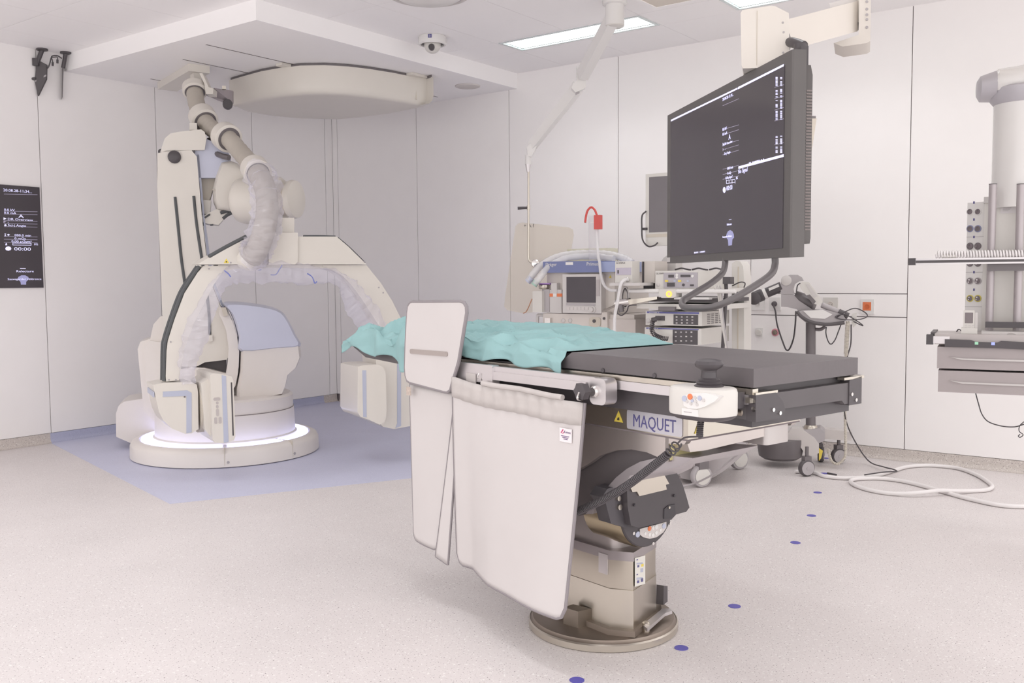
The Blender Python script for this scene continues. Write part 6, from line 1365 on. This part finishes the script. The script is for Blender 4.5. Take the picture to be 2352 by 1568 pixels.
# ------------------------------------------------------------------ display flush in the left wall
WX = XL+0.0105
LW = Fr((WX, 0, 0), PI/2)                       # local x = world Y, local -y = into the room (+X)
def W(a, b): return LW.iy(a, b, -0.012)
wd_ = thing('wall_display', 'black status display set into the left wall with white read-outs', 'display', LW.w(3.5, -0.001, 1.31))
wx1 = (W(94, 430)[0]+W(97, 658)[0])/2; wz0 = W(50, 661)[1]; wz1 = W(50, 427)[1]
scw = obj('display_panel', box(LW, wx1-0.62, wx1, -0.012, 0.0008, wz0, wz1), screen, wd_)
def wt(s, a, b, hpx, mat=glyph, xs=1.0, align='LEFT'):
    x, z = W(a, b); text('screen_text', s, LW, x, -0.0136, z, hpx*0.00345*1.4, mat, scw, xs=xs, align=align)
for s, a, b, h, xs in (('20.08.28-11:34...', 7, 439, 6.4, 1.12), ('0.0 kV', 9, 483.5, 5.2, 1.3), ('0.0 mA', 9, 490.5, 5.2, 1.3), ('A', 42, 500, 8, 1.7), ('DR Overview', 17, 505, 5, 1.5), ('-', 17, 512, 5, 1.3), ('Sci-j Angio', 18, 519, 5, 1.4),
                  ('000.0 min', 33, 542, 5, 1.4), ('0 mGy', 33, 549.5, 5, 1.4), ('0.00 µGym²', 26, 556, 5, 1.4), ('0%', 78, 563, 4.6, 1.3), ('00:00', 32, 575, 8, 1.6), ('Relecture', 37, 625, 5, 1.5), ('Sauvegarder référence', 17, 643, 4.6, 1.35)):
    wt(s, a, b, h, glyph, xs)
def wq(name, pix, mat): return obj(name, prism([LW.w(W(a, b)[0], -0.0121, W(a, b)[1]) for a, b in pix], -LW.ey*0.0006), mat, scw)
for y in (446, 485, 492, 507, 513.5, 520.5, 543, 549.5, 556.5): wq('screen_rule', [(9, y), (86, y+1.5), (86, y+0.6), (9, y-0.9)], glyphd)
wq('gauge', [(29, 558.5), (72, 559), (72, 558), (29, 557.5)], glyph); wq('gauge', [(29, 563), (72, 563.5), (72, 562.5), (29, 562)], glyph)
for a in (29, 71): wq('gauge', [(a, 563), (a+1, 563), (a+1, 558), (a, 558)], glyph)
wq('clock_icon', [(12, 571), (14, 567), (19, 565.5), (24, 567), (26, 571), (24, 574.5), (19, 575.5), (14, 574.5)], glyph)
wq('play_icon', [(8, 505), (8, 499), (15, 502)], glyph); wq('play_icon', [(8, 512), (8, 506.5), (15, 509)], glyphd); wq('record_icon', [(9, 517), (12, 514.5), (16, 517), (12, 519.5)], glyph)
wq('sum_icon', [(10, 542), (14, 542), (12, 539), (14, 536.5), (10, 536.5), (12, 539)], glyph); wq('sum_icon', [(16, 539), (19, 537), (23, 539), (19, 541.5)], glyph)
wq('person_icon', [(12, 563), (13.5, 558), (15, 558), (16.5, 563)], glyph); wq('menu_tick', [(46, 617), (59, 617.3), (59, 615.8), (46, 615.5)], glyph)
wq('lamp_icon', [(48, 653.5), (47, 647), (41, 641), (42, 636), (49, 632), (58, 632), (65, 636), (66, 641), (60, 647), (60, 653.5)], M('icon_lavender'))

# ------------------------------------------------------------------ things on the floor
dots = [(1325, 1562, 'blue floor dot ending the line, farthest from the injector stand'), (1565, 1488, 'blue floor dot close beside the rim of the steel table base'), (1687, 1392, 'blue floor dot just beyond the steel table base'), (1827, 1246, 'blue floor dot midway between table base and injector castor'),
        (1864, 1184, 'blue floor dot two before the injector castor'), (1878, 1131, 'blue floor dot next to the front injector castor'), (1895, 1052, 'blue floor dot half hidden behind the injector castors'), (1893, 1087, 'blue floor dot touched by the thick white hose')]
dotm = M('floor_dot_blue', (98, 92, 176), 0.5, var=0.02)
for a, b, lb in dots:
    p = pz(a, b, 0); o = obj('floor_dot', lathe(Vector((p.x, p.y, 0.0004)), (0, 0, 1), [(0.0255, 0), (0.0255, 0.0012)], 28), dotm); tag(o, lb, 'floor marker', 'blue dots in a line on the floor')
def zoomed(x, y): return (1840+x/4.594, 980+y/4.594)
hp_ = [(-60, 470), (130, 482), (250, 520), (450, 540), (620, 535), (800, 510), (950, 468), (1100, 424), (1250, 408), (1400, 408), (1650, 435), (1850, 505), (1985, 590), (2015, 635), (1950, 665), (1800, 675), (1600, 675), (1450, 672), (1200, 698), (950, 702), (720, 665), (570, 615), (522, 575), (560, 552), (650, 545), (800, 542), (1000, 560), (1200, 600), (1400, 655), (1600, 712), (1800, 765), (2100, 825), (2400, 838), (2700, 800)]
def hz(i): return {6: 0.016, 7: 0.014, 16: 0.026, 17: 0.034, 18: 0.026, 23: 0.014}.get(i, 0.0135)
tag(obj('floor_hose', add_tube(B(), spline([pz(*zoomed(x, y), hz(i)) for i, (x, y) in enumerate(hp_)], 8), 0.0128, 12), hosew, None, smooth=True), 'thick white hose looped in a figure eight on the floor', 'hose')
tag(obj('cable_end', tube([pz(1901, 1086, 0.006), pz(1910, 1088, 0.008), pz(1922, 1090, 0.005)], 0.006, 8, 3), blk, None, smooth=True), 'short black cable end lying beside the white hose', 'cable')
fl_ = obj('floor_lead', tube([T.w(-0.56, -0.27, 0.77), pd(1755, 1008, 4.3), pd(1715, 1028, 4.8), pd(1680, 1055, 5.2), pd(1640, 1087, 5.5), pz(1600, 1108, 0.05), pz(1560, 1118, 0.007)], 0.006, 8), grey, None, smooth=True)
tag(fl_, 'grey lead running from the table body down to the floor', 'cable')
